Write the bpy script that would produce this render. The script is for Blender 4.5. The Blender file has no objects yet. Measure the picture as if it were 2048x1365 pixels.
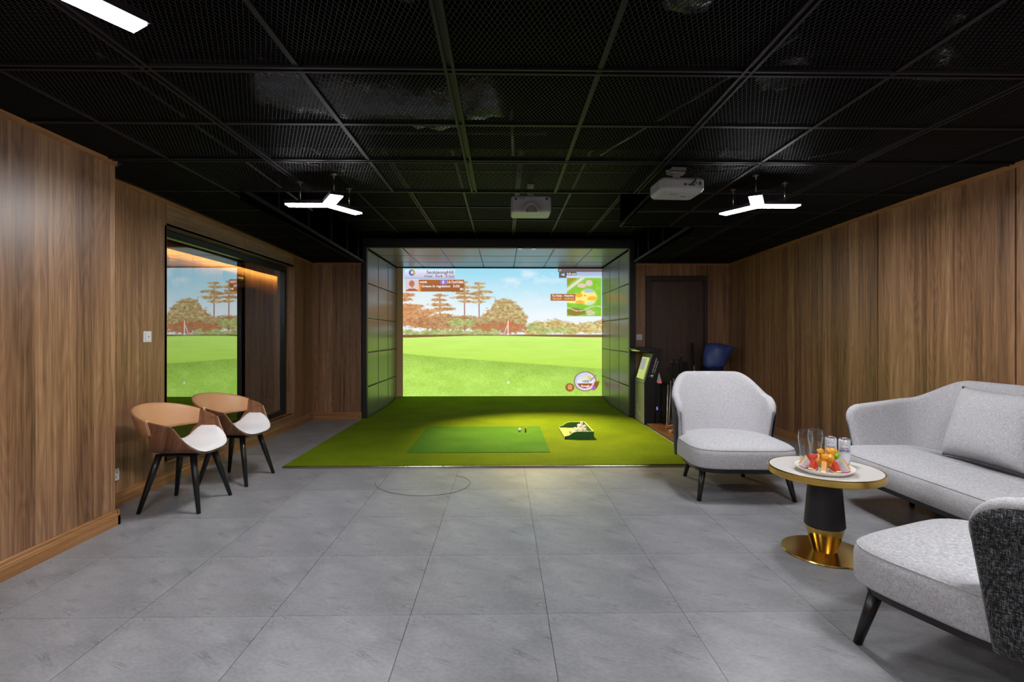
import bpy, bmesh, math, random
import numpy as np
from mathutils import Vector, Matrix

random.seed(7)
SC = bpy.context.scene
COL = SC.collection
PI = math.pi

# ------------------------------------------------------------------ camera
cam_d = bpy.data.cameras.new('camera')
cam = bpy.data.objects.new('camera', cam_d); COL.objects.link(cam)
cam_d.sensor_width = 36.0
cam_d.lens = 1013.6 / 2048 * 36
cam_d.clip_start = 0.05
cam_d.shift_y = -11.6 / 2048
cam.location = (0, 0, 1.224)
cam.rotation_euler = (PI / 2, 0, -0.0176)
SC.camera = cam

# ------------------------------------------------------------------ world and exposure
w = bpy.data.worlds.new('world'); SC.world = w; w.use_nodes = True
w.node_tree.nodes['Background'].inputs[0].default_value = (0.9, 0.95, 1.0, 1)
w.node_tree.nodes['Background'].inputs[1].default_value = 0.0
SC.view_settings.view_transform = 'Standard'
SC.view_settings.look = 'None'
SC.view_settings.gamma = 1.0
SC.view_settings.use_curve_mapping = False
SC.view_settings.exposure = 0.0
SCREEN_POWER = 1.05
LAMP_POWER = 140.0

# ------------------------------------------------------------------ colour helpers
def lin(c):
    c = c / 255.0
    return c / 12.92 if c <= 0.04045 else ((c + 0.055) / 1.055) ** 2.4
def S(r, g, b):
    return (lin(r), lin(g), lin(b), 1.0)

# ------------------------------------------------------------------ material helpers
MATS = {}
def nmat(name):
    m = bpy.data.materials.new(name); m.use_nodes = True
    nt = m.node_tree
    b = nt.nodes['Principled BSDF']
    MATS[name] = m
    return m, nt, b
def N(nt, t, **kw):
    n = nt.nodes.new(t)
    for k, v in kw.items():
        setattr(n, k, v)
    return n
def plain(name, col, rough=0.5, metal=0.0, spec=0.5, noise=0.0, nscale=30.0, bump=0.0, coat=0.0, sheen=0.0):
    m, nt, b = nmat(name)
    b.inputs['Base Color'].default_value = col
    b.inputs['Roughness'].default_value = rough
    b.inputs['Metallic'].default_value = metal
    b.inputs['Specular IOR Level'].default_value = spec
    b.inputs['Coat Weight'].default_value = coat
    b.inputs['Sheen Weight'].default_value = sheen
    if noise or bump:
        tc = N(nt, 'ShaderNodeTexCoord')
        nz = N(nt, 'ShaderNodeTexNoise'); nz.inputs['Scale'].default_value = nscale; nz.inputs['Detail'].default_value = 4
        nt.links.new(tc.outputs['Object'], nz.inputs['Vector'])
        if noise:
            mx = N(nt, 'ShaderNodeMix', data_type='RGBA')
            mx.inputs[6].default_value = tuple(c * (1 - noise) for c in col[:3]) + (1,)
            mx.inputs[7].default_value = tuple(min(1, c * (1 + noise)) for c in col[:3]) + (1,)
            nt.links.new(nz.outputs['Fac'], mx.inputs[0])
            nt.links.new(mx.outputs[2], b.inputs['Base Color'])
        if bump:
            bp = N(nt, 'ShaderNodeBump'); bp.inputs['Strength'].default_value = bump; bp.inputs['Distance'].default_value = 0.01
            nt.links.new(nz.outputs['Fac'], bp.inputs['Height'])
            nt.links.new(bp.outputs['Normal'], b.inputs['Normal'])
    return m
def emit(name, col, strength):
    m = bpy.data.materials.new(name); m.use_nodes = True
    nt = m.node_tree; nt.nodes.clear()
    o = N(nt, 'ShaderNodeOutputMaterial'); e = N(nt, 'ShaderNodeEmission')
    e.inputs[0].default_value = col; e.inputs[1].default_value = strength
    nt.links.new(e.outputs[0], o.inputs[0]); MATS[name] = m
    return m
def ramp(nt, fac, stops):
    r = N(nt, 'ShaderNodeValToRGB')
    el = r.color_ramp.elements
    while len(el) < len(stops): el.new(0.5)
    for e, (p, c) in zip(el, stops):
        e.position = p; e.color = c
    nt.links.new(fac, r.inputs[0])
    return r
def math_n(nt, op, a, b=None, c=None):
    n = N(nt, 'ShaderNodeMath', operation=op)
    for i, v in enumerate((a, b, c)):
        if v is None: continue
        if isinstance(v, (int, float)): n.inputs[i].default_value = v
        else: nt.links.new(v, n.inputs[i])
    return n.outputs[0]
def wood(name, dark, mid, light, rough=0.43, horizontal=False, strip=0.13, tone=0.5):
    """walnut laminate: strips of different tone, long fine grain, a few cathedral figures"""
    m, nt, b = nmat(name)
    tc = N(nt, 'ShaderNodeTexCoord'); sep = N(nt, 'ShaderNodeSeparateXYZ')
    nt.links.new(tc.outputs['Object'], sep.inputs[0])
    uu = math_n(nt, 'ADD', sep.outputs[0], sep.outputs[1]); zz = sep.outputs[2]
    if horizontal: uu, zz = zz, uu
    def vec(a, bb, ku, kz):
        c = N(nt, 'ShaderNodeCombineXYZ')
        nt.links.new(math_n(nt, 'MULTIPLY', a, ku), c.inputs[0])
        nt.links.new(math_n(nt, 'MULTIPLY', bb, kz), c.inputs[1])
        return c.outputs[0]
    # strip tone
    wob = N(nt, 'ShaderNodeTexNoise'); wob.inputs['Scale'].default_value = 1.0; wob.inputs['Detail'].default_value = 0
    nt.links.new(vec(uu, zz, 0.2, 0.8), wob.inputs['Vector'])
    us = math_n(nt, 'ADD', math_n(nt, 'DIVIDE', uu, strip), math_n(nt, 'MULTIPLY', wob.outputs['Fac'], 0.12))
    fl = math_n(nt, 'FLOOR', us)
    wn = N(nt, 'ShaderNodeTexWhiteNoise', noise_dimensions='1D'); nt.links.new(fl, wn.inputs['W'])
    shift = N(nt, 'ShaderNodeCombineXYZ')
    nt.links.new(math_n(nt, 'MULTIPLY', wn.outputs['Value'], 37.0), shift.inputs[2])
    # broad grain
    def noise(ku, kz, detail, dist=0.0, rgh=0.6):
        va = N(nt, 'ShaderNodeVectorMath', operation='ADD')
        nt.links.new(vec(uu, zz, ku, kz), va.inputs[0]); nt.links.new(shift.outputs[0], va.inputs[1])
        nz = N(nt, 'ShaderNodeTexNoise'); nz.inputs['Scale'].default_value = 1.0
        nz.inputs['Detail'].default_value = detail; nz.inputs['Distortion'].default_value = dist
        nz.inputs['Roughness'].default_value = rgh
        nt.links.new(va.outputs[0], nz.inputs['Vector'])
        return nz.outputs['Fac']
    n1 = noise(28, 0.9, 3, 0.6); n2 = noise(150, 2.2, 3, 0.2); n3 = noise(420, 7, 2)
    # cathedral rings
    n4 = noise(7, 0.75, 1, 0.3)
    ring = math_n(nt, 'ABSOLUTE', math_n(nt, 'SUBTRACT', math_n(nt, 'FRACT', math_n(nt, 'MULTIPLY', n4, 16.0)), 0.5))
    g = math_n(nt, 'ADD', math_n(nt, 'MULTIPLY', n1, 0.52), math_n(nt, 'MULTIPLY', n2, 0.34))
    g = math_n(nt, 'ADD', g, math_n(nt, 'MULTIPLY', n3, 0.14))
    g = math_n(nt, 'ADD', g, math_n(nt, 'MULTIPLY', math_n(nt, 'SUBTRACT', wn.outputs['Value'], 0.5), 0.16 * tone * 2))
    g = math_n(nt, 'ADD', g, math_n(nt, 'MULTIPLY', math_n(nt, 'SUBTRACT', ring, 0.25), 0.13))
    r = ramp(nt, g, [(0.30, dark), (0.50, mid), (0.72, light)])
    nt.links.new(r.outputs[0], b.inputs['Base Color'])
    b.inputs['Roughness'].default_value = rough; b.inputs['Specular IOR Level'].default_value = 0.7
    rr = math_n(nt, 'MULTIPLY_ADD', n2, 0.12, rough - 0.06); nt.links.new(rr, b.inputs['Roughness'])
    bp = N(nt, 'ShaderNodeBump'); bp.inputs['Strength'].default_value = 0.12; bp.inputs['Distance'].default_value = 0.002
    nt.links.new(n2, bp.inputs['Height']); nt.links.new(bp.outputs['Normal'], b.inputs['Normal'])
    return m
def fabric(name, dark, mid, light, k=1.0, lo=0.32, hi=0.68):
    """plain weave: threads along the height and across, each of its own tone"""
    m, nt, b = nmat(name)
    tc = N(nt, 'ShaderNodeTexCoord')
    def th(sx, sy, sz, seed):
        mp = N(nt, 'ShaderNodeMapping'); mp.inputs['Scale'].default_value = (sx, sy, sz); mp.inputs['Location'].default_value = (seed, seed, seed)
        nt.links.new(tc.outputs['Object'], mp.inputs[0])
        nz = N(nt, 'ShaderNodeTexNoise'); nz.inputs['Scale'].default_value = 1.0; nz.inputs['Detail'].default_value = 2
        nt.links.new(mp.outputs[0], nz.inputs['Vector']); return nz.outputs['Fac']
    a = th(60 * k, 60 * k, 520 * k, 1.3); c = th(420 * k, 420 * k, 42 * k, 5.1); d = th(350 * k, 60 * k, 350 * k, 9.0)
    g = math_n(nt, 'ADD', math_n(nt, 'ADD', math_n(nt, 'MULTIPLY', a, 0.36), math_n(nt, 'MULTIPLY', c, 0.38)), math_n(nt, 'MULTIPLY', d, 0.26))
    r = ramp(nt, g, [(lo, dark), (0.5, mid), (hi, light)])
    nt.links.new(r.outputs[0], b.inputs['Base Color'])
    b.inputs['Roughness'].default_value = 0.95; b.inputs['Specular IOR Level'].default_value = 0.15
    b.inputs['Sheen Weight'].default_value = 0.15
    bp = N(nt, 'ShaderNodeBump'); bp.inputs['Strength'].default_value = 0.35; bp.inputs['Distance'].default_value = 0.002
    nt.links.new(g, bp.inputs['Height']); nt.links.new(bp.outputs['Normal'], b.inputs['Normal'])
    return m

# materials of the room
wood('walnut', S(82, 52, 34), S(140, 99, 68), S(186, 143, 104), rough=0.40, tone=0.5)
wood('walnut_across', S(88, 62, 44), S(138, 104, 76), S(178, 142, 106), horizontal=True)
wood('walnut_door', S(50, 33, 26), S(74, 52, 40), S(98, 71, 54), strip=0.2, tone=0.25, rough=0.42)
wood('base_wood', S(108, 68, 36), S(156, 106, 62), S(186, 136, 84), horizontal=True, rough=0.38, strip=0.4, tone=0.2)
wood('bentwood', S(84, 52, 34), S(128, 86, 60), S(164, 120, 88), rough=0.33, strip=0.09, tone=0.15)
wood('board_wood', S(64, 38, 18), S(100, 62, 30), S(130, 88, 48), horizontal=True, rough=0.4)
plain('black_metal', S(24, 20, 24), 0.5, 0.0, 0.2)
plain('black_paint', S(4, 4, 4), 0.9, 0.0, 0.0)
plain('mesh_metal', S(18, 14, 18), 0.55, 0.0, 0.25)
plain('door_frame', S(56, 40, 34), 0.4)
plain('dark_alu', S(44, 48, 52), 0.32, 0.6, 0.5)
plain('joint_dark', S(10, 7, 6), 0.8)
plain('foil', S(96, 96, 100), 0.22, 0.9, 0.5, bump=1.0, nscale=26)
plain('conduit', S(60, 60, 62), 0.4, 0.5)
plain('bay_frame', S(22, 23, 25), 0.5)
plain('leather', S(200, 148, 104), 0.42, 0, 0.5, noise=0.05, nscale=8, bump=0.08)
plain('leather_piping', S(205, 150, 104), 0.45)
plain('white_vinyl', S(236, 233, 232), 0.45, 0, 0.5)
plain('black_wood', S(19, 18, 20), 0.33, 0, 0.5)
plain('gold', S(232, 194, 104), 0.2, 1.0)
plain('gold_brushed', S(212, 174, 92), 0.14, 1.0)
plain('marble', S(226, 222, 218), 0.16, 0, 0.5, noise=0.03, nscale=5)
plain('black_lacquer', S(30, 29, 33), 0.42, 0, 0.5)
plain('porcelain', S(232, 226, 220), 0.2)
plain('plastic_white', S(226, 224, 226), 0.3)
plain('plastic_projector', S(160, 160, 160), 0.42)
plain('plastic_dark', S(26, 26, 28), 0.4)
plain('plastic_grey', S(120, 120, 122), 0.4)
plain('kiosk_black', S(26, 27, 29), 0.36)
plain('kiosk_face', S(150, 152, 150), 0.34)
plain('chrome', S(190, 190, 195), 0.14, 1.0)
plain('rubber', S(16, 16, 17), 0.7)
plain('shaft_steel', S(216, 212, 210), 0.36, 0.5)
plain('ball_white', S(244, 238, 236), 0.35)
plain('tee_orange', S(206, 96, 24), 0.5)
plain('tray_green', S(40, 92, 30), 0.6, noise=0.1, nscale=60)
plain('tray_light', S(150, 166, 92), 0.6)
plain('navy', S(58, 74, 138), 0.45, 0, 0.5, noise=0.3, nscale=14, bump=0.5)
plain('navy_dark', S(22, 28, 56), 0.6)
plain('can_white', S(222, 226, 234), 0.28, 0.25)
plain('can_blue', S(30, 44, 112), 0.4)
plain('can_gold', S(186, 182, 150), 0.4)
plain('alu', S(200, 202, 206), 0.25, 1.0)
plain('watermelon', S(212, 70, 52), 0.35, noise=0.18, nscale=60)
plain('rind_pale', S(236, 222, 176), 0.45)
plain('rind_green', S(34, 66, 30), 0.45)
plain('mango', S(240, 164, 32), 0.35, noise=0.08, nscale=40)
plain('melon', S(240, 182, 110), 0.4, noise=0.06, nscale=40)
plain('lime', S(132, 190, 44), 0.4)
plain('dragon_peel', S(206, 60, 120), 0.4)
plain('ink_blue', S(36, 34, 60), 0.5)
plain('sign_dark', S(36, 33, 30), 0.5)
plain('sign_white', S(230, 226, 214), 0.5)
plain('sign_orange', S(205, 120, 40), 0.5)
plain('glow_tinted_cloth', S(240, 196, 152), 0.8)  # white cloth, with the picture's spilled orange glow painted in as tan
plain('sleeve_orange', S(214, 140, 84), 0.4)
plain('switch_mark', S(120, 118, 120), 0.4)
plain('corridor_ceiling', S(66, 48, 34), 0.5)
plain('steel_trim', S(176, 168, 150), 0.22, 1.0)
plain('pink_head', S(196, 150, 134), 0.3, 0.6)

# speckled dragon fruit flesh
m, nt, b = nmat('dragon_flesh')
tc = N(nt, 'ShaderNodeTexCoord'); vo = N(nt, 'ShaderNodeTexVoronoi'); vo.inputs['Scale'].default_value = 420
nt.links.new(tc.outputs['Object'], vo.inputs['Vector'])
r = ramp(nt, vo.outputs['Distance'], [(0.18, S(40, 34, 40)), (0.34, S(216, 210, 214))]); nt.links.new(r.outputs[0], b.inputs['Base Color'])
b.inputs['Roughness'].default_value = 0.4

fabric('fabric_light', S(128, 127, 131), S(184, 182, 186), S(230, 229, 232), k=1.3, lo=0.30, hi=0.70)
fabric('fabric_dark', S(14, 14, 16), S(40, 40, 43), S(170, 168, 170), k=1.15, lo=0.40, hi=0.72)

# padded vinyl of the hitting bay
plain('pad_vinyl', S(118, 118, 122), 0.31, 0, 0.6, noise=0.06, nscale=3, bump=0.04)

# glass of the corridor window: coated, half mirror
m = bpy.data.materials.new('coated_glass'); m.use_nodes = True; MATS['coated_glass'] = m
nt = m.node_tree; nt.nodes.clear()
o = N(nt, 'ShaderNodeOutputMaterial'); mx = N(nt, 'ShaderNodeMixShader'); tr = N(nt, 'ShaderNodeBsdfTransparent'); gl = N(nt, 'ShaderNodeBsdfGlossy')
fr = N(nt, 'ShaderNodeLayerWeight'); fr.inputs['Blend'].default_value = 0.5
tr.inputs[0].default_value = (0.82, 0.86, 0.86, 1); gl.inputs['Roughness'].default_value = 0.0; gl.inputs[0].default_value = (0.93, 0.97, 0.98, 1)
nt.links.new(math_n(nt, 'MULTIPLY_ADD', fr.outputs['Facing'], 0.45, 0.35), mx.inputs[0]); nt.links.new(tr.outputs[0], mx.inputs[1]); nt.links.new(gl.outputs[0], mx.inputs[2]); nt.links.new(mx.outputs[0], o.inputs[0])
# drinking glass
m = bpy.data.materials.new('clear_glass'); m.use_nodes = True; MATS['clear_glass'] = m
nt = m.node_tree; nt.nodes.clear()
o = N(nt, 'ShaderNodeOutputMaterial'); mx = N(nt, 'ShaderNodeMixShader'); tr = N(nt, 'ShaderNodeBsdfTransparent'); gl = N(nt, 'ShaderNodeBsdfGlossy')
fr = N(nt, 'ShaderNodeLayerWeight'); fr.inputs['Blend'].default_value = 0.5
tr.inputs[0].default_value = (0.94, 0.95, 0.955, 1); gl.inputs['Roughness'].default_value = 0.02
nt.links.new(math_n(nt, 'MULTIPLY_ADD', math_n(nt, 'POWER', fr.outputs['Facing'], 2.2), 0.85, 0.05), mx.inputs[0]); nt.links.new(tr.outputs[0], mx.inputs[1]); nt.links.new(gl.outputs[0], mx.inputs[2]); nt.links.new(mx.outputs[0], o.inputs[0])

# floor tile: grey slate print that repeats from tile to tile
m, nt, b = nmat('floor_tile')
tc = N(nt, 'ShaderNodeTexCoord'); oi = N(nt, 'ShaderNodeObjectInfo')
mp = N(nt, 'ShaderNodeMapping'); mp.inputs['Rotation'].default_value = (0, 0, 0.5); nt.links.new(tc.outputs['Object'], mp.inputs[0])
def tn(scale, detail, dist=0.0, sc=(1, 1, 1), rgh=0.5):
    mq = N(nt, 'ShaderNodeMapping'); mq.inputs['Scale'].default_value = sc; nt.links.new(mp.outputs[0], mq.inputs[0])
    nz = N(nt, 'ShaderNodeTexNoise'); nz.inputs['Scale'].default_value = scale; nz.inputs['Detail'].default_value = detail
    nz.inputs['Distortion'].default_value = dist; nz.inputs['Roughness'].default_value = rgh
    nt.links.new(mq.outputs[0], nz.inputs['Vector']); return nz.outputs['Fac']
c1 = tn(3.6, 6, 0.4, (0.8, 1.25, 1)); c2 = tn(60, 5, 0.0, (0.7, 1.2, 1), 0.7); c3 = tn(4.0, 8, 1.0, (0.45, 1.5, 1), 0.62)
g = math_n(nt, 'ADD', math_n(nt, 'MULTIPLY', c1, 0.6), math_n(nt, 'MULTIPLY', c2, 0.4))
vein = math_n(nt, 'ABSOLUTE', math_n(nt, 'SUBTRACT', c3, 0.47))
vm = ramp(nt, vein, [(0.0, (0.0, 0, 0, 1)), (0.014, (1, 1, 1, 1))])
patch = ramp(nt, tn(4.5, 2), [(0.5, (0, 0, 0, 1)), (0.62, (1, 1, 1, 1))])
base = ramp(nt, g, [(0.3, S(112, 112, 116)), (0.5, S(142, 142, 146)), (0.7, S(168, 167, 170))])
vfac = math_n(nt, 'MULTIPLY', math_n(nt, 'MULTIPLY', math_n(nt, 'SUBTRACT', 1.0, vm.outputs[0]), patch.outputs[0]), 0.6)
mx = N(nt, 'ShaderNodeMix', data_type='RGBA'); nt.links.new(vfac, mx.inputs[0]); nt.links.new(base.outputs[0], mx.inputs[6]); mx.inputs[7].default_value = S(58, 58, 62)
tone = math_n(nt, 'MULTIPLY_ADD', oi.outputs['Random'], 0.08, 0.96)
hs = N(nt, 'ShaderNodeHueSaturation'); nt.links.new(tone, hs.inputs['Value']); nt.links.new(mx.outputs[2], hs.inputs['Color'])
nt.links.new(hs.outputs[0], b.inputs['Base Color'])
b.inputs['Roughness'].default_value = 0.36; b.inputs['Specular IOR Level'].default_value = 0.5
rr = math_n(nt, 'MULTIPLY_ADD', c2, 0.2, 0.24); nt.links.new(rr, b.inputs['Roughness'])
bp = N(nt, 'ShaderNodeBump'); bp.inputs['Strength'].default_value = 0.18; bp.inputs['Distance'].default_value = 0.004
nt.links.new(math_n(nt, 'SUBTRACT', c2, math_n(nt, 'MULTIPLY', vfac, 0.5)), bp.inputs['Height']); nt.links.new(bp.outputs['Normal'], b.inputs['Normal'])
plain('floor_grout', S(52, 52, 54), 0.8)

def turf(name, lo, hi):
    m, nt, b = nmat(name)
    tc = N(nt, 'ShaderNodeTexCoord')
    nz = N(nt, 'ShaderNodeTexNoise'); nz.inputs['Scale'].default_value = 170; nz.inputs['Detail'].default_value = 4
    n2 = N(nt, 'ShaderNodeTexNoise'); n2.inputs['Scale'].default_value = 2.2; n2.inputs['Detail'].default_value = 2
    nt.links.new(tc.outputs['Object'], nz.inputs['Vector']); nt.links.new(tc.outputs['Object'], n2.inputs['Vector'])
    g = math_n(nt, 'ADD', math_n(nt, 'MULTIPLY', nz.outputs['Fac'], 0.75), math_n(nt, 'MULTIPLY', n2.outputs['Fac'], 0.25))
    r = ramp(nt, g, [(0.33, lo), (0.66, hi)]); nt.links.new(r.outputs[0], b.inputs['Base Color'])
    b.inputs['Roughness'].default_value = 0.9; b.inputs['Specular IOR Level'].default_value = 0.1
    bp = N(nt, 'ShaderNodeBump'); bp.inputs['Strength'].default_value = 0.7; bp.inputs['Distance'].default_value = 0.008
    nt.links.new(nz.outputs['Fac'], bp.inputs['Height']); nt.links.new(bp.outputs['Normal'], b.inputs['Normal'])
turf('turf', S(74, 100, 4), S(126, 144, 12))
turf('turf_mat', S(46, 96, 22), S(92, 136, 44))

emit('lamp_glow', (0.965, 0.98, 1.0, 1), LAMP_POWER)
emit('cove_glow', (1.0, 0.48, 0.09, 1), 190.0)
emit('sign_glow', (1.0, 0.75, 0.4, 1), 1.0)
emit('spot_glow', (1.0, 0.88, 0.62, 1), 8.0)
emit('led_blue', (0.1, 0.45, 0.9, 1), 0.8)
emit('led_purple', (0.55, 0.1, 0.85, 1), 0.9)
emit('led_red', (0.9, 0.1, 0.1, 1), 0.6)

# ------------------------------------------------------------------ mesh helpers
class MB:
    def __init__(s): s.v = []; s.f = []
    def add(s, vs, fs):
        k = len(s.v); s.v += [tuple(p) for p in vs]; s.f += [tuple(i + k for i in f) for f in fs]; return s
    def box(s, x0, x1, y0, y1, z0, z1):
        return s.add([(x0, y0, z0), (x1, y0, z0), (x1, y1, z0), (x0, y1, z0), (x0, y0, z1), (x1, y0, z1), (x1, y1, z1), (x0, y1, z1)],
                     [(0, 3, 2, 1), (4, 5, 6, 7), (0, 1, 5, 4), (1, 2, 6, 5), (2, 3, 7, 6), (3, 0, 4, 7)])
    def prism(s, poly, a0, a1, axis):
        n = len(poly); vs = []
        for a in (a0, a1):
            for p, q in poly:
                vs.append((a, p, q) if axis == 'x' else (p, a, q) if axis == 'y' else (p, q, a))
        fs = [tuple(range(n))[::-1], tuple(range(n, 2 * n))] + [(i, (i + 1) % n, n + (i + 1) % n, n + i) for i in range(n)]
        return s.add(vs, fs)
    def bar(s, a, b, w, h, up=(0, 0, 1)):
        a = Vector(a); b = Vector(b); d = (b - a).normalized(); sd = d.cross(Vector(up)).normalized() * w / 2; u = sd.cross(d).normalized() * h / 2
        vs = [a - sd - u, a + sd - u, a + sd + u, a - sd + u, b - sd - u, b + sd - u, b + sd + u, b - sd + u]
        return s.add(vs, [(3, 2, 1, 0), (4, 5, 6, 7), (0, 1, 5, 4), (1, 2, 6, 5), (2, 3, 7, 6), (3, 0, 4, 7)])
    def tube(s, path, r, n=10, caps=True):
        P = [Vector(p) for p in path]; R = r if isinstance(r, (list, tuple)) else [r] * len(P)
        t0 = (P[1] - P[0]).normalized(); ref = Vector((0, 0, 1)) if abs(t0.z) < 0.9 else Vector((1, 0, 0))
        u = t0.cross(ref).normalized(); vs = []
        for i, p in enumerate(P):
            t = (P[min(i + 1, len(P) - 1)] - P[max(i - 1, 0)]).normalized()
            u = (u - t * u.dot(t)).normalized(); v = t.cross(u)
            for k in range(n):
                a = 2 * PI * k / n; vs.append(p + (u * math.cos(a) + v * math.sin(a)) * R[i])
        fs = []
        for i in range(len(P) - 1):
            for k in range(n):
                fs.append((i * n + k, i * n + (k + 1) % n, (i + 1) * n + (k + 1) % n, (i + 1) * n + k))
        if caps:
            fs.append(tuple(range(n))[::-1]); fs.append(tuple((len(P) - 1) * n + k for k in range(n)))
        return s.add(vs, fs)
    def lathe(s, prof, n=32, c=(0, 0, 0)):
        vs = []; fs = []
        for r, z in prof:
            for k in range(n):
                a = 2 * PI * k / n; vs.append((c[0] + r * math.cos(a), c[1] + r * math.sin(a), c[2] + z))
        for i in range(len(prof) - 1):
            for k in range(n):
                fs.append((i * n + k, i * n + (k + 1) % n, (i + 1) * n + (k + 1) % n, (i + 1) * n + k))
        if prof[0][0] > 1e-6: fs.append(tuple(range(n))[::-1])
        if prof[-1][0] > 1e-6: fs.append(tuple((len(prof) - 1) * n + k for k in range(n)))
        return s.add(vs, fs)
    def rings(s, rings, cap0=True, cap1=True):
        n = len(rings[0]); vs = [p for r in rings for p in r]; fs = []
        for i in range(len(rings) - 1):
            for k in range(n):
                fs.append((i * n + k, i * n + (k + 1) % n, (i + 1) * n + (k + 1) % n, (i + 1) * n + k))
        if cap0: fs.append(tuple(range(n))[::-1])
        if cap1: fs.append(tuple((len(rings) - 1) * n + k for k in range(n)))
        return s.add(vs, fs)
    def grid(s, fn, nu, nv):
        vs = [fn(i / nu, j / nv) for i in range(nu + 1) for j in range(nv + 1)]
        fs = [(i * (nv + 1) + j, (i + 1) * (nv + 1) + j, (i + 1) * (nv + 1) + j + 1, i * (nv + 1) + j + 1) for i in range(nu) for j in range(nv)]
        return s.add(vs, fs)
    def sphere(s, c, r, n=14, m=8, sc=(1, 1, 1)):
        rings = []
        for j in range(1, m):
            a = PI * j / m
            rings.append([(c[0] + sc[0] * r * math.sin(a) * math.cos(2 * PI * k / n), c[1] + sc[1] * r * math.sin(a) * math.sin(2 * PI * k / n), c[2] - sc[2] * r * math.cos(a)) for k in range(n)])
        return s.rings(rings)
    def mesh(s, name):
        me = bpy.data.meshes.new(name); me.from_pydata(s.v, [], s.f); me.update()
        bm = bmesh.new(); bm.from_mesh(me); bmesh.ops.recalc_face_normals(bm, faces=bm.faces); bm.to_mesh(me); bm.free()
        return me
    def build(s, name, mat, parent=None, smooth=False, bevel=0.0, subsurf=0, solid=0.0, segs=2):
        me = s.mesh(name)
        return link(name, me, mat, parent, smooth, bevel, subsurf, solid, segs)
def link(name, me, mat, parent=None, smooth=False, bevel=0.0, subsurf=0, solid=0.0, segs=2):
    ob = bpy.data.objects.new(name, me); COL.objects.link(ob)
    if mat and not me.materials: me.materials.append(MATS[mat] if isinstance(mat, str) else mat)
    if smooth:
        for p in me.polygons: p.use_smooth = True
    if solid:
        md = ob.modifiers.new('solid', 'SOLIDIFY'); md.thickness = solid; md.offset = 0
    if bevel:
        md = ob.modifiers.new('bevel', 'BEVEL'); md.width = bevel; md.segments = segs; md.limit_method = 'ANGLE'; md.angle_limit = 0.6
    if subsurf:
        md = ob.modifiers.new('sub', 'SUBSURF'); md.levels = subsurf; md.render_levels = subsurf
    if parent: ob.parent = parent
    return ob
def thing(name, label, cat, loc=(0, 0, 0), rz=0.0, group=None):
    o = bpy.data.objects.new(name, None); COL.objects.link(o); o.empty_display_size = 0.1
    o.location = loc; o.rotation_euler = (0, 0, rz)
    return tag(o, label, cat, group)
def tag(o, label, cat, group=None):
    o['label'] = label; o['category'] = cat
    if group: o['group'] = group
    return o
def struct(o, label, cat):
    o['kind'] = 'structure'; o['label'] = label; o['category'] = cat; return o
def dup(root, label=None, loc=None, rz=None):
    def cp(o, par):
        c = o.copy(); COL.objects.link(c); c.parent = par
        for ch in o.children: cp(ch, c)
        return c
    r = cp(root, None)
    if label: r['label'] = label
    if loc is not None: r.location = loc
    if rz is not None: r.rotation_euler = (0, 0, rz)
    return r
def text(s, mat, parent, basis, w=None, h=0.1, extrude=0.0, name='lettering', bold=0.0):
    """lettering laid in the plane of basis (4x4 matrix, x along the line), width w or height h"""
    cu = bpy.data.curves.new('t', 'FONT'); cu.body = s; cu.size = 1.0; cu.extrude = 0.0; cu.offset = bold
    cu.resolution_u = 3
    ob = bpy.data.objects.new('t', cu); COL.objects.link(ob)
    dg = bpy.context.evaluated_depsgraph_get()
    me = bpy.data.meshes.new_from_object(ob.evaluated_get(dg))
    bpy.data.objects.remove(ob); bpy.data.curves.remove(cu)
    co = np.array([v.co[:] for v in me.vertices])
    mn = co.min(0); mxx = co.max(0); size = mxx - mn
    sy = h / size[1]; sx = (w / size[0]) if w else sy
    for v in me.vertices:
        v.co = basis @ Vector(((v.co.x - mn[0]) * sx, (v.co.y - mn[1]) * sy, 0))
    me.name = name
    return link(name, me, mat, parent)
def frame(o, x, y):
    """matrix with origin o and the given x and y axes"""
    x = Vector(x).normalized(); y = Vector(y).normalized(); z = x.cross(y)
    M = Matrix((x, y, z)).transposed().to_4x4(); M.translation = Vector(o); return M

# ------------------------------------------------------------------ room measures (metres)
XL, XW, XR, YB, YN = -2.50, -2.775, 3.34, 7.42, -3.2
YP = 3.31                      # end of the projecting left wall
GX = -2.905                    # plane of the corridor glass
TOP = 3.05                     # slab over the open ceiling
EDGE = 3.97                    # front edge of the raised ceiling pocket
def zc(y):                     # level of the mesh ceiling
    return 2.345 if y <= EDGE else 2.345 - 0.065 * (y - EDGE) / (YB - EDGE)
ZR = 2.68
BX0, BX1, BZ = -1.985, 1.86, 2.49   # hitting bay
YS = 9.5

# ------------------------------------------------------------------ floor
fl = MB().box(-5.0, 3.6, YN - 0.1, 9.8, -0.06, -0.003).build('floor', 'floor_grout')
struct(fl, 'grey slate-look tiled floor', 'floor')
T = 0.6
tile = MB().box(0.0011, T - 0.0011, 0.0011, T - 0.0011, -0.006, 0.0).mesh('tile')
x0, y0 = -0.405, 2.224
for i in range(-8, 7):
    for j in range(-9, 9):
        xa = x0 + i * T; ya = y0 + j * T
        if xa > XR or xa + T < -4.7 or ya + T < YN or ya > YB: continue
        if xa + T < XW - 0.2 and ya + T < 3.3: continue
        t = link('tile', tile, 'floor_tile', fl); t.location = (xa, ya, 0)
# corridor floor behind the far end of the room
MB().box(-4.6, -2.2, YB + 0.45, 11.5, -0.006, 0.0).build('corridor_slab', 'floor_tile', fl)

# ------------------------------------------------------------------ walls
def polyY(y0, y1, zb, top=zc):
    p = [(y0, zb), (y1, zb), (y1, top(y1))]
    if y0 < EDGE < y1: p.append((EDGE, top(EDGE)))
    p.append((y0, top(y0)))
    return p
G = 0.004
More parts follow.
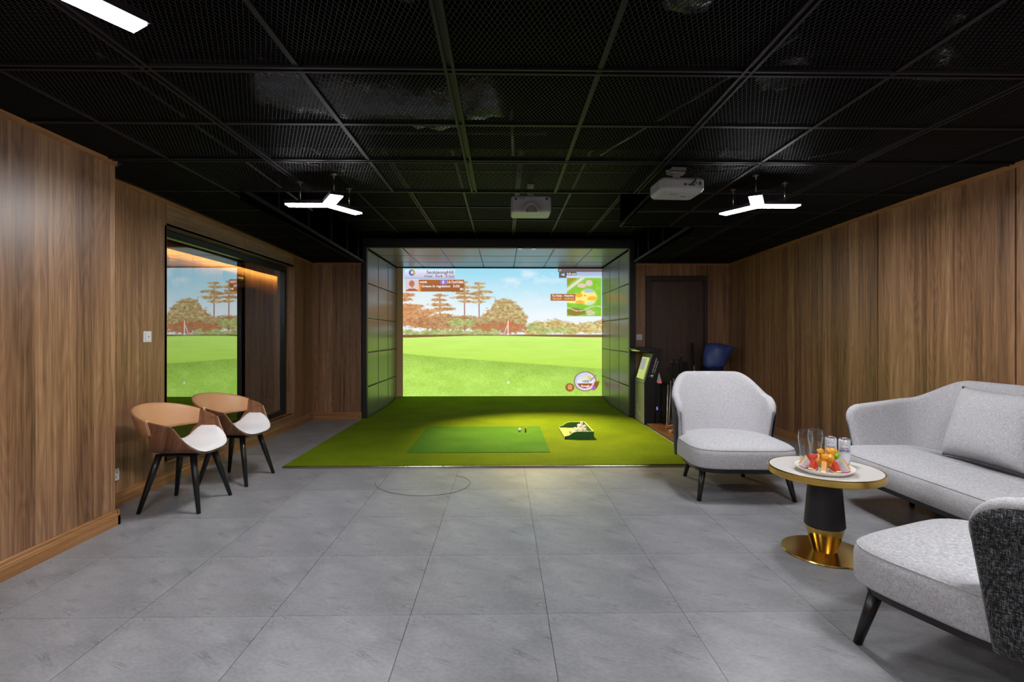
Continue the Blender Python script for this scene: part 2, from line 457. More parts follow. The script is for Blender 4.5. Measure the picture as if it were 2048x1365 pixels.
# left projecting wall
wl = MB().box(XL - 0.30, XL - 0.012, YN, YP - 0.012, 0, TOP).build('wall_left', 'black_paint'); struct(wl, 'walnut laminate wall projecting at the left', 'wall')
ys = [YN, -1.6, -0.38, 0.84, 2.06, YP]
for a, b2 in zip(ys, ys[1:]):
    MB().prism(polyY(a + G / 2, b2 - (0 if b2 == YP else G / 2), 0), XL - 0.012, XL, 'x').build('wall_panel', 'walnut', wl)
MB().box(XW - 0.02, XL - 0.012, YP - 0.012, YP, 0, zc(YP)).build('wall_panel', 'walnut', wl)
# recessed left wall with the corridor window
YA, YC, ZH, ZS = 4.235, 6.78, 2.13, 0.185
wr = MB().box(XW - 0.22, XW - 0.012, YP, YA - 0.03, 0, TOP).box(XW - 0.22, XW - 0.012, YC + 0.03, YB, 0, TOP).box(XW - 0.22, XW - 0.012, YA - 0.03, YC + 0.03, ZH + 0.03, TOP).box(XW - 0.22, XW - 0.03, YA - 0.03, YC + 0.03, 0, ZS - 0.02).build('wall_left_recess', 'black_paint')
struct(wr, 'recessed walnut wall with the corridor window', 'wall')
MB().prism(polyY(YP, YA - G, 0), XW - 0.012, XW, 'x').build('wall_panel', 'walnut', wr)
MB().prism(polyY(YC + G / 2, YB, 0), XW - 0.012, XW, 'x').build('wall_panel', 'walnut', wr)
for a, b2 in ((YA, 5.5), (5.5, YC)):
    MB().prism(polyY(a + G / 2, b2 - G / 2, ZH), XW - 0.016, XW - 0.004, 'x').build('header_panel', 'walnut_across', wr)
MB().box(XW - 0.03, XW - 0.004, YA, YC, 0, ZS).build('sill_panel', 'walnut_across', wr)
# reveals round the window
MB().box(XW - 0.22, XW, YA - 0.03, YA - 0.001, ZS, ZH).build('window_reveal', 'walnut', wr)
MB().box(XW - 0.22, XW - 0.012, YC + 0.001, YC + 0.03, ZS, ZH).build('window_reveal', 'walnut', wr)
MB().box(XW - 0.22, XW - 0.004, YA, YC, ZH, ZH + 0.02).build('window_reveal', 'walnut_across', wr)
MB().box(XW - 0.22, XW + 0.006, YA, YC, ZS - 0.02, ZS).build('window_sill', 'base_wood', wr)
MB().box(XW - 0.008, XW - 0.002, YA, YC - 0.25, ZH - 0.004, ZH + 0.002).build('edge_strip', 'steel_trim', wr)
# window_1: dark aluminium frame and coated pane
wn = MB().box(GX - 0.03, GX + 0.03, YA, YC, ZH - 0.065, ZH - 0.001).box(GX - 0.03, GX + 0.03, YA, YC, ZS + 0.001, ZS + 0.06).box(GX - 0.03, GX + 0.03, YC - 0.065, YC, ZS + 0.06, ZH - 0.065).box(GX - 0.03, GX + 0.03, YA, YA + 0.06, ZS + 0.06, ZH - 0.065).build('window_1', 'dark_alu', None, bevel=0.004)
struct(wn, 'dark framed fixed window onto the corridor, mirroring the golf screen', 'window')
MB().add([(GX, YA + 0.05, ZS + 0.05), (GX, YC - 0.055, ZS + 0.05), (GX, YC - 0.055, ZH - 0.06), (GX, YA + 0.05, ZH - 0.06)], [(0, 1, 2, 3)]).build('pane', 'coated_glass', wn)
MB().box(GX + 0.0305, GX + 0.036, YA, YC, ZH - 0.062, ZH - 0.056).build('glazing_bead', 'rubber', wn)

# back wall: left piece, right piece with the door, pieces over the bay
wb = MB().box(XW - 0.1, -2.06, YB + 0.012, YB + 0.12, 0, TOP).box(1.93, 2.09, YB + 0.012, YB + 0.12, 0, TOP).box(3.02, XR + 0.1, YB + 0.012, YB + 0.12, 0, TOP).box(2.09, 3.02, YB + 0.012, YB + 0.12, 2.1, TOP).box(-2.06, 1.93, YB + 0.012, YB + 0.12, 2.64, TOP).build('wall_back', 'black_paint')
struct(wb, 'walnut laminate end wall either side of the hitting bay', 'wall')
zt = zc(YB)
for a, b2, z0 in ((XW, -2.045, 0), (1.935, 2.092, 0), (2.098, 3.008, 2.10), (3.014, XR, 0)):
    MB().box(a, b2, YB, YB + 0.012, z0, zt).build('wall_panel', 'walnut', wb)
# door
d1 = MB().box(2.17, 2.985, YB + 0.05, YB + 0.09, 0.005, 2.035).build('door_1', 'walnut_door'); struct(d1, 'dark walnut door in the end wall behind the golf clubs', 'door')
MB().box(2.097, 2.18, YB - 0.012, YB + 0.1, 0, 2.10).build('door_jamb', 'door_frame', d1, bevel=0.004)
MB().box(2.97, 3.013, YB - 0.012, YB + 0.1, 0, 2.10).build('door_jamb', 'door_frame', d1, bevel=0.004)
MB().box(2.18, 2.97, YB - 0.012, YB + 0.1, 2.02, 2.10).build('door_head', 'door_frame', d1, bevel=0.004)
# right wall
wR = MB().box(XR + 0.018, XR + 0.12, YN, YB + 0.1, 0, TOP).build('wall_right', 'joint_dark'); struct(wR, 'long walnut laminate wall behind the sofa', 'wall')
js = [YN, -1.64, -0.42, 0.80, 2.02, 3.245, 4.46, 5.68, YB]
for a, b2 in zip(js, js[1:]):
    MB().prism(polyY(a + 0.006, b2 - 0.006, 0), XR, XR + 0.018, 'x').build('wall_panel', 'walnut', wR)
# wall behind the camera
wc = MB().box(-2.8, XR + 0.1, YN - 0.1, YN, 0, TOP).build('wall_front', 'walnut'); struct(wc, 'walnut wall behind the camera', 'wall')

# trims under the ceiling and skirtings
def trim(name, a, b2, side, wallc, axis):
    h, d = 0.03, 0.014
    mb = MB()
    if axis == 'y':
        mb.prism([(y, z) for y, z in ((a, zc(a) - h), (b2, zc(b2) - h), (b2, zc(b2)), (a, zc(a)))], wallc, wallc + side * d, 'x')
    else:
        mb.box(a, b2, min(wallc, wallc + side * d), max(wallc, wallc + side * d), zt - 0.022, zt)
    o = mb.build(name, 'base_wood'); return struct(o, 'narrow wood trim along the top of the wall', 'trim')
trim('trim_1', YN, YP + 0.012, 1, XL, 'y')
trim('trim_2', YP, EDGE, 1, XW, 'y'); trim('trim_3', EDGE, YB, 1, XW, 'y')
trim('trim_4', YN, EDGE, -1, XR, 'y'); trim('trim_5', EDGE, YB, -1, XR, 'y')
trim('trim_6', XW, -2.045, -1, YB, 'x'); trim('trim_7', 1.935, XR, -1, YB, 'x')
MB().add([(XL + 0.004, YP, zc(YP) - 0.045), (XL + 0.05, YP + 0.012, zc(YP) - 0.005), (XL + 0.004, YP + 0.05, zc(YP) - 0.005), (XL + 0.004, YP, zc(YP))], [(0, 1, 3), (1, 2, 3), (0, 2, 1), (0, 3, 2)]).build('corner_bracket', 'conduit', wl)
PROF = [(0, 0), (0.020, 0), (0.020, 0.060), (0.016, 0.066), (0.016, 0.072), (0.012, 0.078), (0.012, 0.094), (0.007, 0.10), (0, 0.10)]
def skirt(name, a, b2, wallc, side, axis):
    mb = MB()
    poly = [(wallc + side * p, z) for p, z in PROF]
    mb.prism(poly, a, b2, 'y' if axis == 'y' else 'x')
    o = mb.build(name, 'base_wood'); return struct(o, 'stepped wooden skirting board', 'skirting')
skirt('baseboard_left', YN, YP + 0.02, XL, 1, 'y')
skirt('baseboard_left_return', XW, XL + 0.02, YP, 1, 'x')
skirt('baseboard_recess', YP, YB, XW, 1, 'y')
skirt('baseboard_right', YN, YB, XR, -1, 'y')
skirt('baseboard_back_left', XW, -2.045, YB, -1, 'x')
skirt('baseboard_back_right', 3.014, XR, YB, -1, 'x')
skirt('baseboard_back_bay', 1.935, 2.095, YB, -1, 'x')

# ------------------------------------------------------------------ corridor beyond the window
co = MB().box(-4.72, -4.612, 3.0, 12.0, 0, 2.6).build('wall_corridor', 'joint_dark'); struct(co, 'warm lit walnut wall of the corridor seen through the window', 'wall')
for a in np.arange(3.0, 11.9, 0.92):
    a = float(a)
    if 8.6 < a + 0.46 < 9.7:
        MB().box(-4.612, -4.6, a + 0.003, a + 0.917, 2.1, 2.6).build('wall_panel', 'walnut', co)
    else:
        MB().box(-4.612, -4.6, a + 0.003, a + 0.917, 0, 2.6).build('wall_panel', 'walnut', co)
dr = MB().box(-4.61, -4.58, 8.75, 9.45, 0, 2.06).build('door_2', 'walnut_door'); struct(dr, 'dark door across the corridor', 'door')
MB().box(-4.612, -4.56, 8.68, 8.75, 0, 2.1).build('door_jamb', 'walnut', dr); MB().box(-4.612, -4.56, 9.45, 9.52, 0, 2.1).build('door_jamb', 'walnut', dr)
MB().box(-4.612, -4.56, 8.75, 9.45, 2.06, 2.1).build('door_head', 'walnut', dr)
MB().tube([(-4.56, 8.83, 0.9), (-4.54, 8.83, 0.95), (-4.54, 8.83, 1.5), (-4.56, 8.83, 1.55)], 0.012, 8).build('door_handle', 'chrome', dr, smooth=True)
cc = MB().box(-4.38, GX - 0.06, 3.0, 12.0, 2.36, 2.42).box(-4.72, GX - 0.06, 3.0, 12.0, 2.6, 2.66).build('ceiling_corridor', 'corridor_ceiling'); struct(cc, 'dropped corridor ceiling with a cove along the wall', 'ceiling')
MB().box(-4.72, -2.2, 12.0, 12.1, 0, 2.66).build('wall_corridor_end', 'walnut')
struct(bpy.data.objects['wall_corridor_end'], 'end wall of the corridor', 'wall')
MB().box(-4.72, -2.9, 2.9, 3.0, 0, 2.66).build('wall_corridor_near', 'walnut')
struct(bpy.data.objects['wall_corridor_near'], 'near end wall of the corridor', 'wall')
tag(MB().box(-4.37, -4.34, 3.1, 11.9, 2.425, 2.44).build('led_strip', 'cove_glow'), 'amber light strip hidden in the corridor ceiling cove', 'light')
sg = thing('door_sign', 'dark sign with white letters above the corridor door', 'sign', (-4.6, 8.76, 2.14))
MB().box(0.0, 0.03, -0.36, 0.36, 0.02, 0.14).build('sign_board', 'sign_dark', sg)
MB().box(0.03, 0.032, 0.06, 0.24, 0.065, 0.10).build('letter_block', 'sign_white', sg)
sg2 = thing('wall_sign', 'upright orange and white sign on the corridor wall', 'sign', (-4.6, 7.86, 1.72))
MB().box(0.0, 0.02, -0.12, 0.12, 0.0, 0.30).build('sign_board', 'sign_white', sg2)
MB().box(0.02, 0.023, -0.09, 0.11, 0.06, 0.28).build('sign_face', 'sign_orange', sg2)
for k in range(4):
    MB().box(0.023, 0.025, -0.06, 0.08, 0.085 + 0.047 * k, 0.11 + 0.047 * k).build('letter_block', 'sign_white', sg2)

# ------------------------------------------------------------------ ceiling
ce = MB().box(-5.0, 3.6, YN - 0.1, YB + 0.1, TOP, TOP + 0.08).build('ceiling', 'black_paint'); struct(ce, 'open black ceiling with suspended expanded-metal panels', 'ceiling')
COLX = [-0.225 + 0.632 * k for k in range(-4, 6)]
ROWY = [2.144 + 0.558 * k for k in range(-9, 3)] + [EDGE] + [EDGE + 0.558 * k for k in range(1, 7)]
NOTX, NOTY, PX0, PX1 = 1.18, 5.085, -2.03, 1.915
def in_hole(x, y):
    if y < EDGE or y > YB: return False
    return PX0 < x < (NOTX if y < NOTY else PX1)
def tbar(a, b2, main):
    mb = MB(); a = Vector(a); b2 = Vector(b2); wv = 0.046 if main else 0.022
    up = Vector((0, 0, 1))
    d = (b2 - a).normalized(); sd = d.cross(up).normalized()
    if main:
        for sgn in (-1, 1): mb.bar(a + sd * sgn * 0.0165 - up * 0.004, b2 + sd * sgn * 0.0165 - up * 0.004, 0.013, 0.010)
        mb.bar(a + up * 0.012, b2 + up * 0.012, 0.046, 0.02)
    else:
        mb.bar(a, b2, wv, 0.010); mb.bar(a + up * 0.015, b2 + up * 0.015, 0.006, 0.022)
    return mb.build('grid_bar', 'black_metal', ce)
for k, x in enumerate(COLX):
    main = (k % 2 == 0)
    if x < XW: continue
    xx0 = YN if x > XL else YP
    tbar((x, xx0, zc(0)), (x, EDGE, zc(0)), main)
    if x < PX0 or x > PX1: tbar((x, EDGE, zc(EDGE)), (x, YB - 0.01, zc(YB)), main)
    elif x > NOTX: tbar((x, EDGE, zc(EDGE)), (x, NOTY, zc(NOTY)), main)
for k, y in enumerate(ROWY):
    z = zc(y) + 0.001
    main = (k % 2 == 1)
    xa = XL if y < YP else XW
    if y < EDGE - 0.01: tbar((xa, y, z), (XR, y, z), main)
    else:
        tbar((xa, y, z), (PX0, y, z), False)
        tbar((NOTX if y < NOTY else PX1, y, z), (XR, y, z), False)
# expanded-metal panels: one unit cell mesh of slanted strands, shared by every panel
PW, PL = 0.632, 0.558
mb = MB(); sx, sy = 0.0205, 0.043; slope = sx / sy; wr_ = 0.0013; th = 0.0010
for sgn in (1, -1):
    c = -PL * slope if sgn > 0 else 0.0
    while c < PW + (0 if sgn > 0 else PL * slope):
        # line x = c + sgn*slope*y
        ylo, yhi = 0.0, PL
        if sgn > 0: ylo = max(ylo, (0 - c) / slope); yhi = min(yhi, (PW - c) / slope)
        else: ylo = max(ylo, (c - PW) / slope); yhi = min(yhi, c / slope)
        if yhi - ylo > 0.004:
            mb.bar((c + sgn * slope * ylo, ylo, 0.004 + sgn * 0.0006), (c + sgn * slope * yhi, yhi, 0.004 + sgn * 0.0006), 2 * wr_, 2 * th)
        c += sx
pm = mb.mesh('mesh_panel')
allx = sorted(COLX + [XR])
for a, b2 in zip(allx, allx[1:]):
    for y0_, y1_ in zip(ROWY, ROWY[1:] + [YB]):
        if y1_ < 0.9: continue
        xa = max(a, XW if y0_ > YP - 0.3 else XL)
        if b2 - xa < 0.05 or y1_ - y0_ < 0.05: continue
        if y0_ >= EDGE - 0.001:
            segs = []
            cx0, cx1 = xa, b2
            if cx1 <= PX0 or cx0 >= PX1: segs = [(cx0, cx1)]
            else:
                if cx0 < PX0: segs.append((cx0, PX0))
                lim = NOTX if (y0_ + y1_) / 2 < NOTY else PX1
                if cx1 > lim: segs.append((max(cx0, lim), cx1))
        else: segs = [(xa, b2)]
        for s0, s1 in segs:
            if s1 - s0 < 0.04: continue
            p = link('mesh_panel', pm, 'mesh_metal', ce); p.location = (s0, y0_, zc(y0_)); p.scale = ((s1 - s0) / PW, (y1_ - y0_) / PL, 1)
            p.rotation_euler = (math.atan2(zc(y1_) - zc(y0_), y1_ - y0_), 0, 0)
# raised pocket: upstand faces, edge angles, studs, its own grid
def face(p):
    return MB().prism(*p).build('upstand', 'black_paint', ce)
MB().box(PX0 - 0.012, PX0, EDGE, YB, zc(YB), ZR + 0.05).build('upstand', 'black_paint', ce)
MB().box(PX1, PX1 + 0.012, NOTY, YB, zc(YB), ZR + 0.05).build('upstand', 'black_paint', ce)
MB().box(NOTX, NOTX + 0.012, EDGE, NOTY, zc(NOTY) - 0.002, ZR + 0.05).build('upstand', 'black_paint', ce)
MB().box(NOTX, PX1, NOTY - 0.012, NOTY, zc(NOTY) - 0.002, ZR + 0.05).build('upstand', 'black_paint', ce)
for a, b2 in (((PX0, EDGE, zc(EDGE)), (PX0, YB - 0.02, zc(YB))), ((PX1, NOTY, zc(NOTY)), (PX1, YB - 0.02, zc(YB))), ((NOTX, EDGE, zc(EDGE)), (NOTX, NOTY, zc(NOTY))), ((NOTX, NOTY, zc(NOTY)), (PX1, NOTY, zc(NOTY))), ((PX0, EDGE, zc(EDGE)), (NOTX, EDGE, zc(EDGE)))):
    tbar(a, b2, True) if a[0] in (PX0, PX1) and a[1] != b2[1] else tbar(a, b2, False)
for y in (4.6, 5.3, 6.0, 6.6, 7.1):
    MB().bar((PX0 + 0.006, y, zc(y) + 0.01), (PX0 + 0.006, y, ZR), 0.02, 0.014, up=(0, 1, 0)).build('stud', 'black_metal', ce)
    if y > NOTY: MB().bar((PX1 - 0.006, y, zc(y) + 0.01), (PX1 - 0.006, y, ZR), 0.02, 0.014, up=(0, 1, 0)).build('stud', 'black_metal', ce)
RX = [-1.48, -0.94, -0.40, 0.145, 0.69, 1.225, 1.77]
RY = [4.50, 5.13, 5.76, 6.40, 7.03]
for k, x in enumerate(RX):
    tbar((x, EDGE, ZR), (x, YB - 0.02, ZR), k % 2 == 1)
for y in RY: tbar((PX0, y, ZR), (PX1, y, ZR), False)
rx = [PX0] + RX + [PX1]; ry = [EDGE] + RY + [YB]
for a, b2 in zip(rx, rx[1:]):
    for y0_, y1_ in zip(ry, ry[1:]):
        p = link('mesh_panel', pm, 'mesh_metal', ce); p.location = (a, y0_, ZR); p.scale = ((b2 - a) / PW, (y1_ - y0_) / PL, 1)

# services above the mesh: ducts, conduits
def crumple(path, r, seg, n=18, seed=1):
    rnd = random.Random(seed); P = [Vector(p) for p in path]; pts = []
    for a, b2 in zip(P, P[1:]):
        k = max(2, int((b2 - a).length / seg))
        pts += [a.lerp(b2, i / k) for i in range(k)]
    pts.append(P[-1])
    mb = MB(); mb.tube(pts, [r * (1 + (0.035 if i % 2 else -0.035)) for i in range(len(pts))], n)
    mb.v = [tuple(c + rnd.uniform(-0.014, 0.014) for c in v) for v in mb.v]
    return mb
dl = [('foil-wrapped air duct running across above the centre ceiling panels', [(-1.35, 2.75, 2.66), (-0.9, 2.9, 2.63), (-0.4, 2.98, 2.62), (0.0, 2.85, 2.65)], 0.17, 3),
      ('black foil air duct above the ceiling right of centre', [(0.75, 2.1, 2.72), (0.85, 1.7, 2.66), (1.0, 1.2, 2.66)], 0.15, 5),
      ('short foil duct above the ceiling near the right-hand projector', [(1.55, 2.75, 2.95), (1.52, 2.7, 2.62)], 0.13, 8),
      ('foil duct in the dark above the right ceiling panels', [(2.35, 2.6, 2.9), (2.3, 2.7, 2.6)], 0.14, 9),
      ('foil-wrapped duct above the ceiling left of the centre bar', [(-0.35, 1.5, 2.8), (-0.35, 2.05, 2.7)], 0.16, 11)]
for lab, path, r, sd in dl:
    tag(crumple(path, r, 0.045, seed=sd).build('air_duct', 'foil', None, smooth=True), lab, 'duct')
cl = [('thin conduit crossing above the centre of the mesh ceiling', [(-1.0, 3.5, 2.62), (0.3, 3.5, 2.62)]),
      ('conduit running away above the left ceiling panels', [(-1.9, 2.4, 2.55), (-1.95, 5.2, 2.5)]),
      ('conduit above the ceiling beside the centre bar', [(0.05, 3.1, 2.6), (0.08, 3.95, 2.62)]),
      ('conduit above the ceiling towards the right projector', [(1.35, 2.3, 2.6), (0.75, 3.9, 2.62)])]
for lab, path in cl:
    tag(MB().tube(path, 0.012, 8).build('conduit', 'conduit', None, smooth=True), lab, 'pipe')
tag(MB().box(-0.86, 0.05, 3.3, 3.9, 2.66, 2.86).build('air_handler', 'black_paint', None, bevel=0.01), 'dark box of the air handler above the mesh in front of the pocket', 'air unit')
# loose cables by the lamps
tag(MB().tube([(-1.55, 3.35, 2.375), (-1.35, 3.4, 2.372), (-1.2, 3.44, 2.372), (-1.1, 3.52, 2.375), (-1.13, 3.6, 2.38), (-1.2, 3.62, 2.40)], 0.006, 6).build('cable', 'conduit', None, smooth=True), 'loose flexible cable over the mesh above the left lamp', 'cable')
tag(MB().tube([(1.35, 3.5, 2.375), (1.6, 3.45, 2.372), (1.85, 3.38, 2.372), (2.15, 3.1, 2.375)], 0.006, 6).build('cable', 'conduit', None, smooth=True), 'loose flexible cable over the mesh above the right lamp', 'cable')

# ------------------------------------------------------------------ three-armed lamps
def lamp(cx, cy, rot, label):
    zl = 2.165
    t = thing('pendant_lamp', label, 'lamp', (cx, cy, zl), math.radians(rot), 'three-armed panel lamps')
    def outline(L, wd):
        pts = []
        for k in range(3):
            a = k * 2 * PI / 3; d = Vector((math.cos(a), math.sin(a))); n = Vector((-d.y, d.x))
            r0 = wd / 2 / math.tan(PI / 3)
            pts += [d * L - n * wd / 2, d * L + n * wd / 2]
            a2 = a + PI / 3; pts.append(Vector((math.cos(a2), math.sin(a2))) * (wd / 2 / math.sin(PI / 3)))
        return [(p.x, p.y) for p in pts]
    MB().prism(outline(0.30, 0.088), 0.006, 0.03, 'z').build('housing', 'black_metal', t)
    MB().prism(outline(0.294, 0.078), -0.002, 0.006, 'z').build('diffuser', 'lamp_glow', t)
    for k in range(3):
        a = k * 2 * PI / 3; x, y = 0.2 * math.cos(a), 0.2 * math.sin(a)
        rd = MB().tube([(x, y, 0.028), (x, y, 0.178)], 0.0035, 8).build('suspension_rod', 'alu', t, smooth=True)
        MB().lathe([(0.0, 0.166), (0.022, 0.168), (0.022, 0.176), (0.0, 0.178)], 12, (x, y, 0)).build('ceiling_cup', 'alu', rd)
    return t
lamp(-1.27, 3.70, 180, 'lit white three-armed lamp hanging at the left in front of the corridor window')
lamp(1.86, 3.67, 0, 'lit white three-armed lamp hanging at the right above the near armchair')
lamp(-1.26, 1.32, 180, 'lit lamp arm reaching into the picture at the top left corner')
lamp(1.86, 1.30, 0, 'three-armed lamp just outside the picture at the upper right')
lamp(-1.26, -1.06, 180, 'unseen three-armed fill lamp added behind the camera on the left')  # unseen rear pair, added to brighten the whole room
lamp(1.86, -1.06, 0, 'unseen three-armed fill lamp added behind the camera on the right')

# ------------------------------------------------------------------ hitting bay
bay = MB().box(BX0 - 0.08, BX0 - 0.035, YB, 9.62, 0, 2.6).box(BX1 + 0.035, BX1 + 0.08, YB, 9.62, 0, 2.6).box(BX0 - 0.08, BX1 + 0.08, YB + 0.12, 9.62, BZ + 0.035, 2.6).box(BX0 - 0.08, BX1 + 0.08, 9.56, 9.62, 0, 2.6).build('wall_bay', 'black_paint')
struct(bay, 'padded grey enclosure of the golf hitting bay', 'wall')
padm = MB()
def padf(u, v):
    x = 2 * u - 1; y = 2 * v - 1
    e = 0.0 if (u in (0, 1) or v in (0, 1)) else (0.7 if (u in (0.003, 0.997) or v in (0.003, 0.997)) else 1.0)
    return (u, v, 0.030 * e + 0.004 * (1 - x * x) * (1 - y * y))
pus = [0, 0.003, 0.010, 0.05, 0.12, 0.3, 0.5, 0.7, 0.88, 0.95, 0.990, 0.997, 1]
padm.grid(lambda a, b2: padf(pus[round(a * 12)], pus[round(b2 * 12)]), 12, 12)
padme = padm.mesh('padded_panel')
zr_ = [0.0, 0.459, 0.97, 1.477, 1.996, BZ]
for j in range(3):
    ya, yb_ = YB + 0.0 + j * (YS - YB) / 3, YB + (j + 1) * (YS - YB) / 3
    for i in range(5):
        h = zr_[i + 1] - zr_[i]
        for side in (-1, 1):
            p = link('padded_panel', padme, 'pad_vinyl', bay, smooth=True)
            if side < 0: M = frame((BX0 - 0.035, ya, zr_[i]), (0, 1, 0), (0, 0, 1))
            else: M = frame((BX1 + 0.035, yb_, zr_[i]), (0, -1, 0), (0, 0, 1))
            p.matrix_local = M @ Matrix.Diagonal((yb_ - ya, h, 1, 1))
cxs = [BX0, -1.48, -0.92, -0.36, 0.20, 0.76, 1.32, BX1]
for j in range(3):
    ya, yb_ = YB + j * (YS - YB) / 3, YB + (j + 1) * (YS - YB) / 3
    for a, b2 in zip(cxs, cxs[1:]):
        p = link('padded_panel', padme, 'pad_vinyl', bay, smooth=True)
        p.matrix_local = frame((a, yb_, BZ + 0.035), (1, 0, 0), (0, -1, 0)) @ Matrix.Diagonal((b2 - a, yb_ - ya, 1, 1))
# black frame round the mouth of the bay
bf = MB().box(-2.045, BX0 + 0.01, YB - 0.05, YB + 0.03, 0, 2.63).box(BX1 - 0.01, 1.935, YB - 0.05, YB + 0.03, 0, 2.63).box(BX0 + 0.01, BX1 - 0.01, YB - 0.05, YB + 0.1, BZ + 0.005, 2.63).build('trim_8', 'bay_frame', None, bevel=0.006)
struct(bf, 'matt black frame round the mouth of the hitting bay', 'trim')
MB().box(-2.04, 1.93, YB - 0.058, YB - 0.05, 2.615, 2.63).build('frame_lip', 'black_metal', bf)
for k, xs in enumerate((0.25, 0.45)):
    dlg = thing('downlight', ['small downlight in the bay header, the left one of the pair', 'small downlight in the bay header, the right one of the pair'][k], 'light', (xs, YB - 0.012, BZ), 0, 'bay downlights')
    MB().lathe([(0.0, 0.002), (0.028, 0.002), (0.028, 0.006), (0.0, 0.006)], 16).build('lens', 'spot_glow', dlg)
    MB().lathe([(0.03, -0.004), (0.038, -0.004), (0.038, 0.006), (0.03, 0.006)], 16).build('bezel', 'chrome', dlg)
    ld = bpy.data.lights.new('beam', 'SPOT'); ld.energy = 480; ld.color = (1.0, 0.80, 0.36); ld.spot_size = 1.3; ld.spot_blend = 1.0; ld.shadow_soft_size = 0.03
    lo = bpy.data.objects.new('beam', ld); COL.objects.link(lo); lo.parent = dlg; lo.location = (0, -0.03, -0.02)
    lo.rotation_euler = (Vector((0.28 - 0.12 * k, -1.0, -2.4))).to_track_quat('-Z', 'Y').to_euler()

# ------------------------------------------------------------------ projection screen: a moving-image picture, painted here pixel by pixel
PXW, PXH = 398, 256
def vn(x, y, seed):
    rs = np.random.RandomState(seed); L = rs.rand(256, 256)
    xi = np.floor(x).astype(int); yi = np.floor(y).astype(int); fx = x - xi; fy = y - yi
    fx = fx * fx * (3 - 2 * fx); fy = fy * fy * (3 - 2 * fy); xi &= 255; yi &= 255; x1 = (xi + 1) & 255; y1 = (yi + 1) & 255
    return (L[yi, xi] * (1 - fx) + L[yi, x1] * fx) * (1 - fy) + (L[y1, xi] * (1 - fx) + L[y1, x1] * fx) * fy
def fbm(x, y, seed, o=4):
    s_ = 0; a = 0.5; t_ = 0
    for k in range(o):
        s_ = s_ + a * vn(x * 2 ** k, y * 2 ** k, seed + k); t_ += a; a *= 0.55
    return s_ / t_
def paint():
    xs = np.linspace(806, 1204, PXW + 1); ysx = np.linspace(537, 793, PXH + 1)
    X, Y = np.meshgrid(xs, ysx)
    img = np.zeros(X.shape + (3,))
    C = lambda *c: np.array(c, float)
    def over(mask, col):
        m_ = np.clip(mask, 0, 1)[..., None]
        img[:] = img * (1 - m_) + np.asarray(col) * m_
    def mixc(t_, a, b2):
        t_ = np.clip(t_, 0, 1)[..., None]; return C(*a) * (1 - t_) + C(*b2) * t_
    # sky
    t_ = (Y - 537) / 95 + 0.3 * (X > 2000)
    img[:] = mixc(t_, (154, 216, 237), (236, 245, 250))
    warm = np.clip(1 - np.hypot((X - 840) / 130, (Y - 600) / 60), 0, 1)
    over(warm * 0.5, (248, 240, 232))
    cn = fbm(X / 34, Y / 14, 3)
    over(np.clip((cn - 0.45) * 3.2, 0, 1) * np.clip(1 - np.hypot((X - 1060) / 75, (Y - 562) / 24), 0, 1) ** 0.5, (240, 242, 248))
    over(np.clip((cn - 0.4) * 2, 0, 1) * np.clip((Y - 560) / 70, 0, 1) * 0.7, (240, 245, 250))
    # foliage shading
    leaf = fbm(X / 5.0, Y / 3.2, 11, 4); leaf2 = fbm(X / 2.2, Y / 1.6, 21, 3)
    orange = np.clip((1000 - X) / 190, 0, 1)
    fol = mixc(leaf * 1.5 - 0.25, (190, 126, 82), (226, 172, 124)) * orange[..., None] + mixc(leaf * 1.6 - 0.3, (168, 126, 84), (216, 212, 154)) * (1 - orange[..., None])
    fol = fol + (leaf2[..., None] - 0.5) * 60
    def ell(cx, cy, rx, ry, rough=0.55, f=1.0):
        d = np.hypot((X - cx) / rx, (Y - cy) / ry) + (fbm(X / 5 / f + cx, Y / 2.6 / f + cy, 31, 3) - 0.5) * 2 * rough
        return np.clip((1 - d) * 5, 0, 1)
    # right hand hedge and distant houses
    over(ell(1130, 645, 13, 3.5, 0.2), (226, 214, 206))
    for cx, cy, rx, ry in ((1075, 657, 24, 15), (1108, 652, 26, 15), (1140, 658, 28, 13), (1178, 655, 30, 13), (1200, 652, 18, 14), (1062, 662, 18, 12)):
        over(ell(cx, cy, rx, ry, 0.35), fol * np.array([1.02, 1.04, 0.96]) + 12)
    # tall pines
    def pine(tx, ytop, ybase, layers):
        tr_ = np.clip(1.6 - np.abs(X - tx - (Y - ybase) * 0.01), 0, 1) * (Y > ytop) * (Y < ybase)
        over(tr_, mixc(leaf, (150, 84, 64), (196, 132, 112)))
        for l in layers:
            over(ell(*l, 0.5), fol * (0.97 + 0.05 * random.random()))
    pine(880, 592, 662, [(879, 591, 15, 3), (877, 600, 17, 3.4), (880, 610, 26, 4.2), (888, 618, 25, 3.6), (872, 622, 20, 3.4), (884, 632, 26, 5)])
    pine(929, 563, 664, [(926, 565, 13, 2.8), (930, 574, 15, 3.2), (917, 582, 22, 3.2), (930, 587, 20, 3.4), (922, 595, 22, 3.8), (932, 603, 16, 3.2)])
    pine(958, 567, 664, [(959, 567, 13, 2.8), (956, 575, 16, 3.2), (966, 584, 22, 3.4), (953, 589, 16, 3.2), (964, 596, 25, 4), (955, 604, 16, 3.4)])
    for l in ((812, 590, 20, 5), (810, 599, 18, 4), (818, 614, 32, 7), (828, 626, 44, 10), (826, 640, 52, 14)): over(ell(*l, 0.4), fol)
    # the big round tree and the undergrowth
    for l in ((1000, 632, 36, 24), (1020, 626, 26, 24), (1008, 612, 26, 16), (1034, 640, 22, 22), (985, 640, 24, 18)): over(ell(*l, 0.3), fol)
    over(ell(905, 646, 110, 16, 0.3), fol * 0.93)
    over(ell(1000, 656, 60, 13, 0.3), mixc(leaf, (172, 112, 76), (206, 150, 108)))
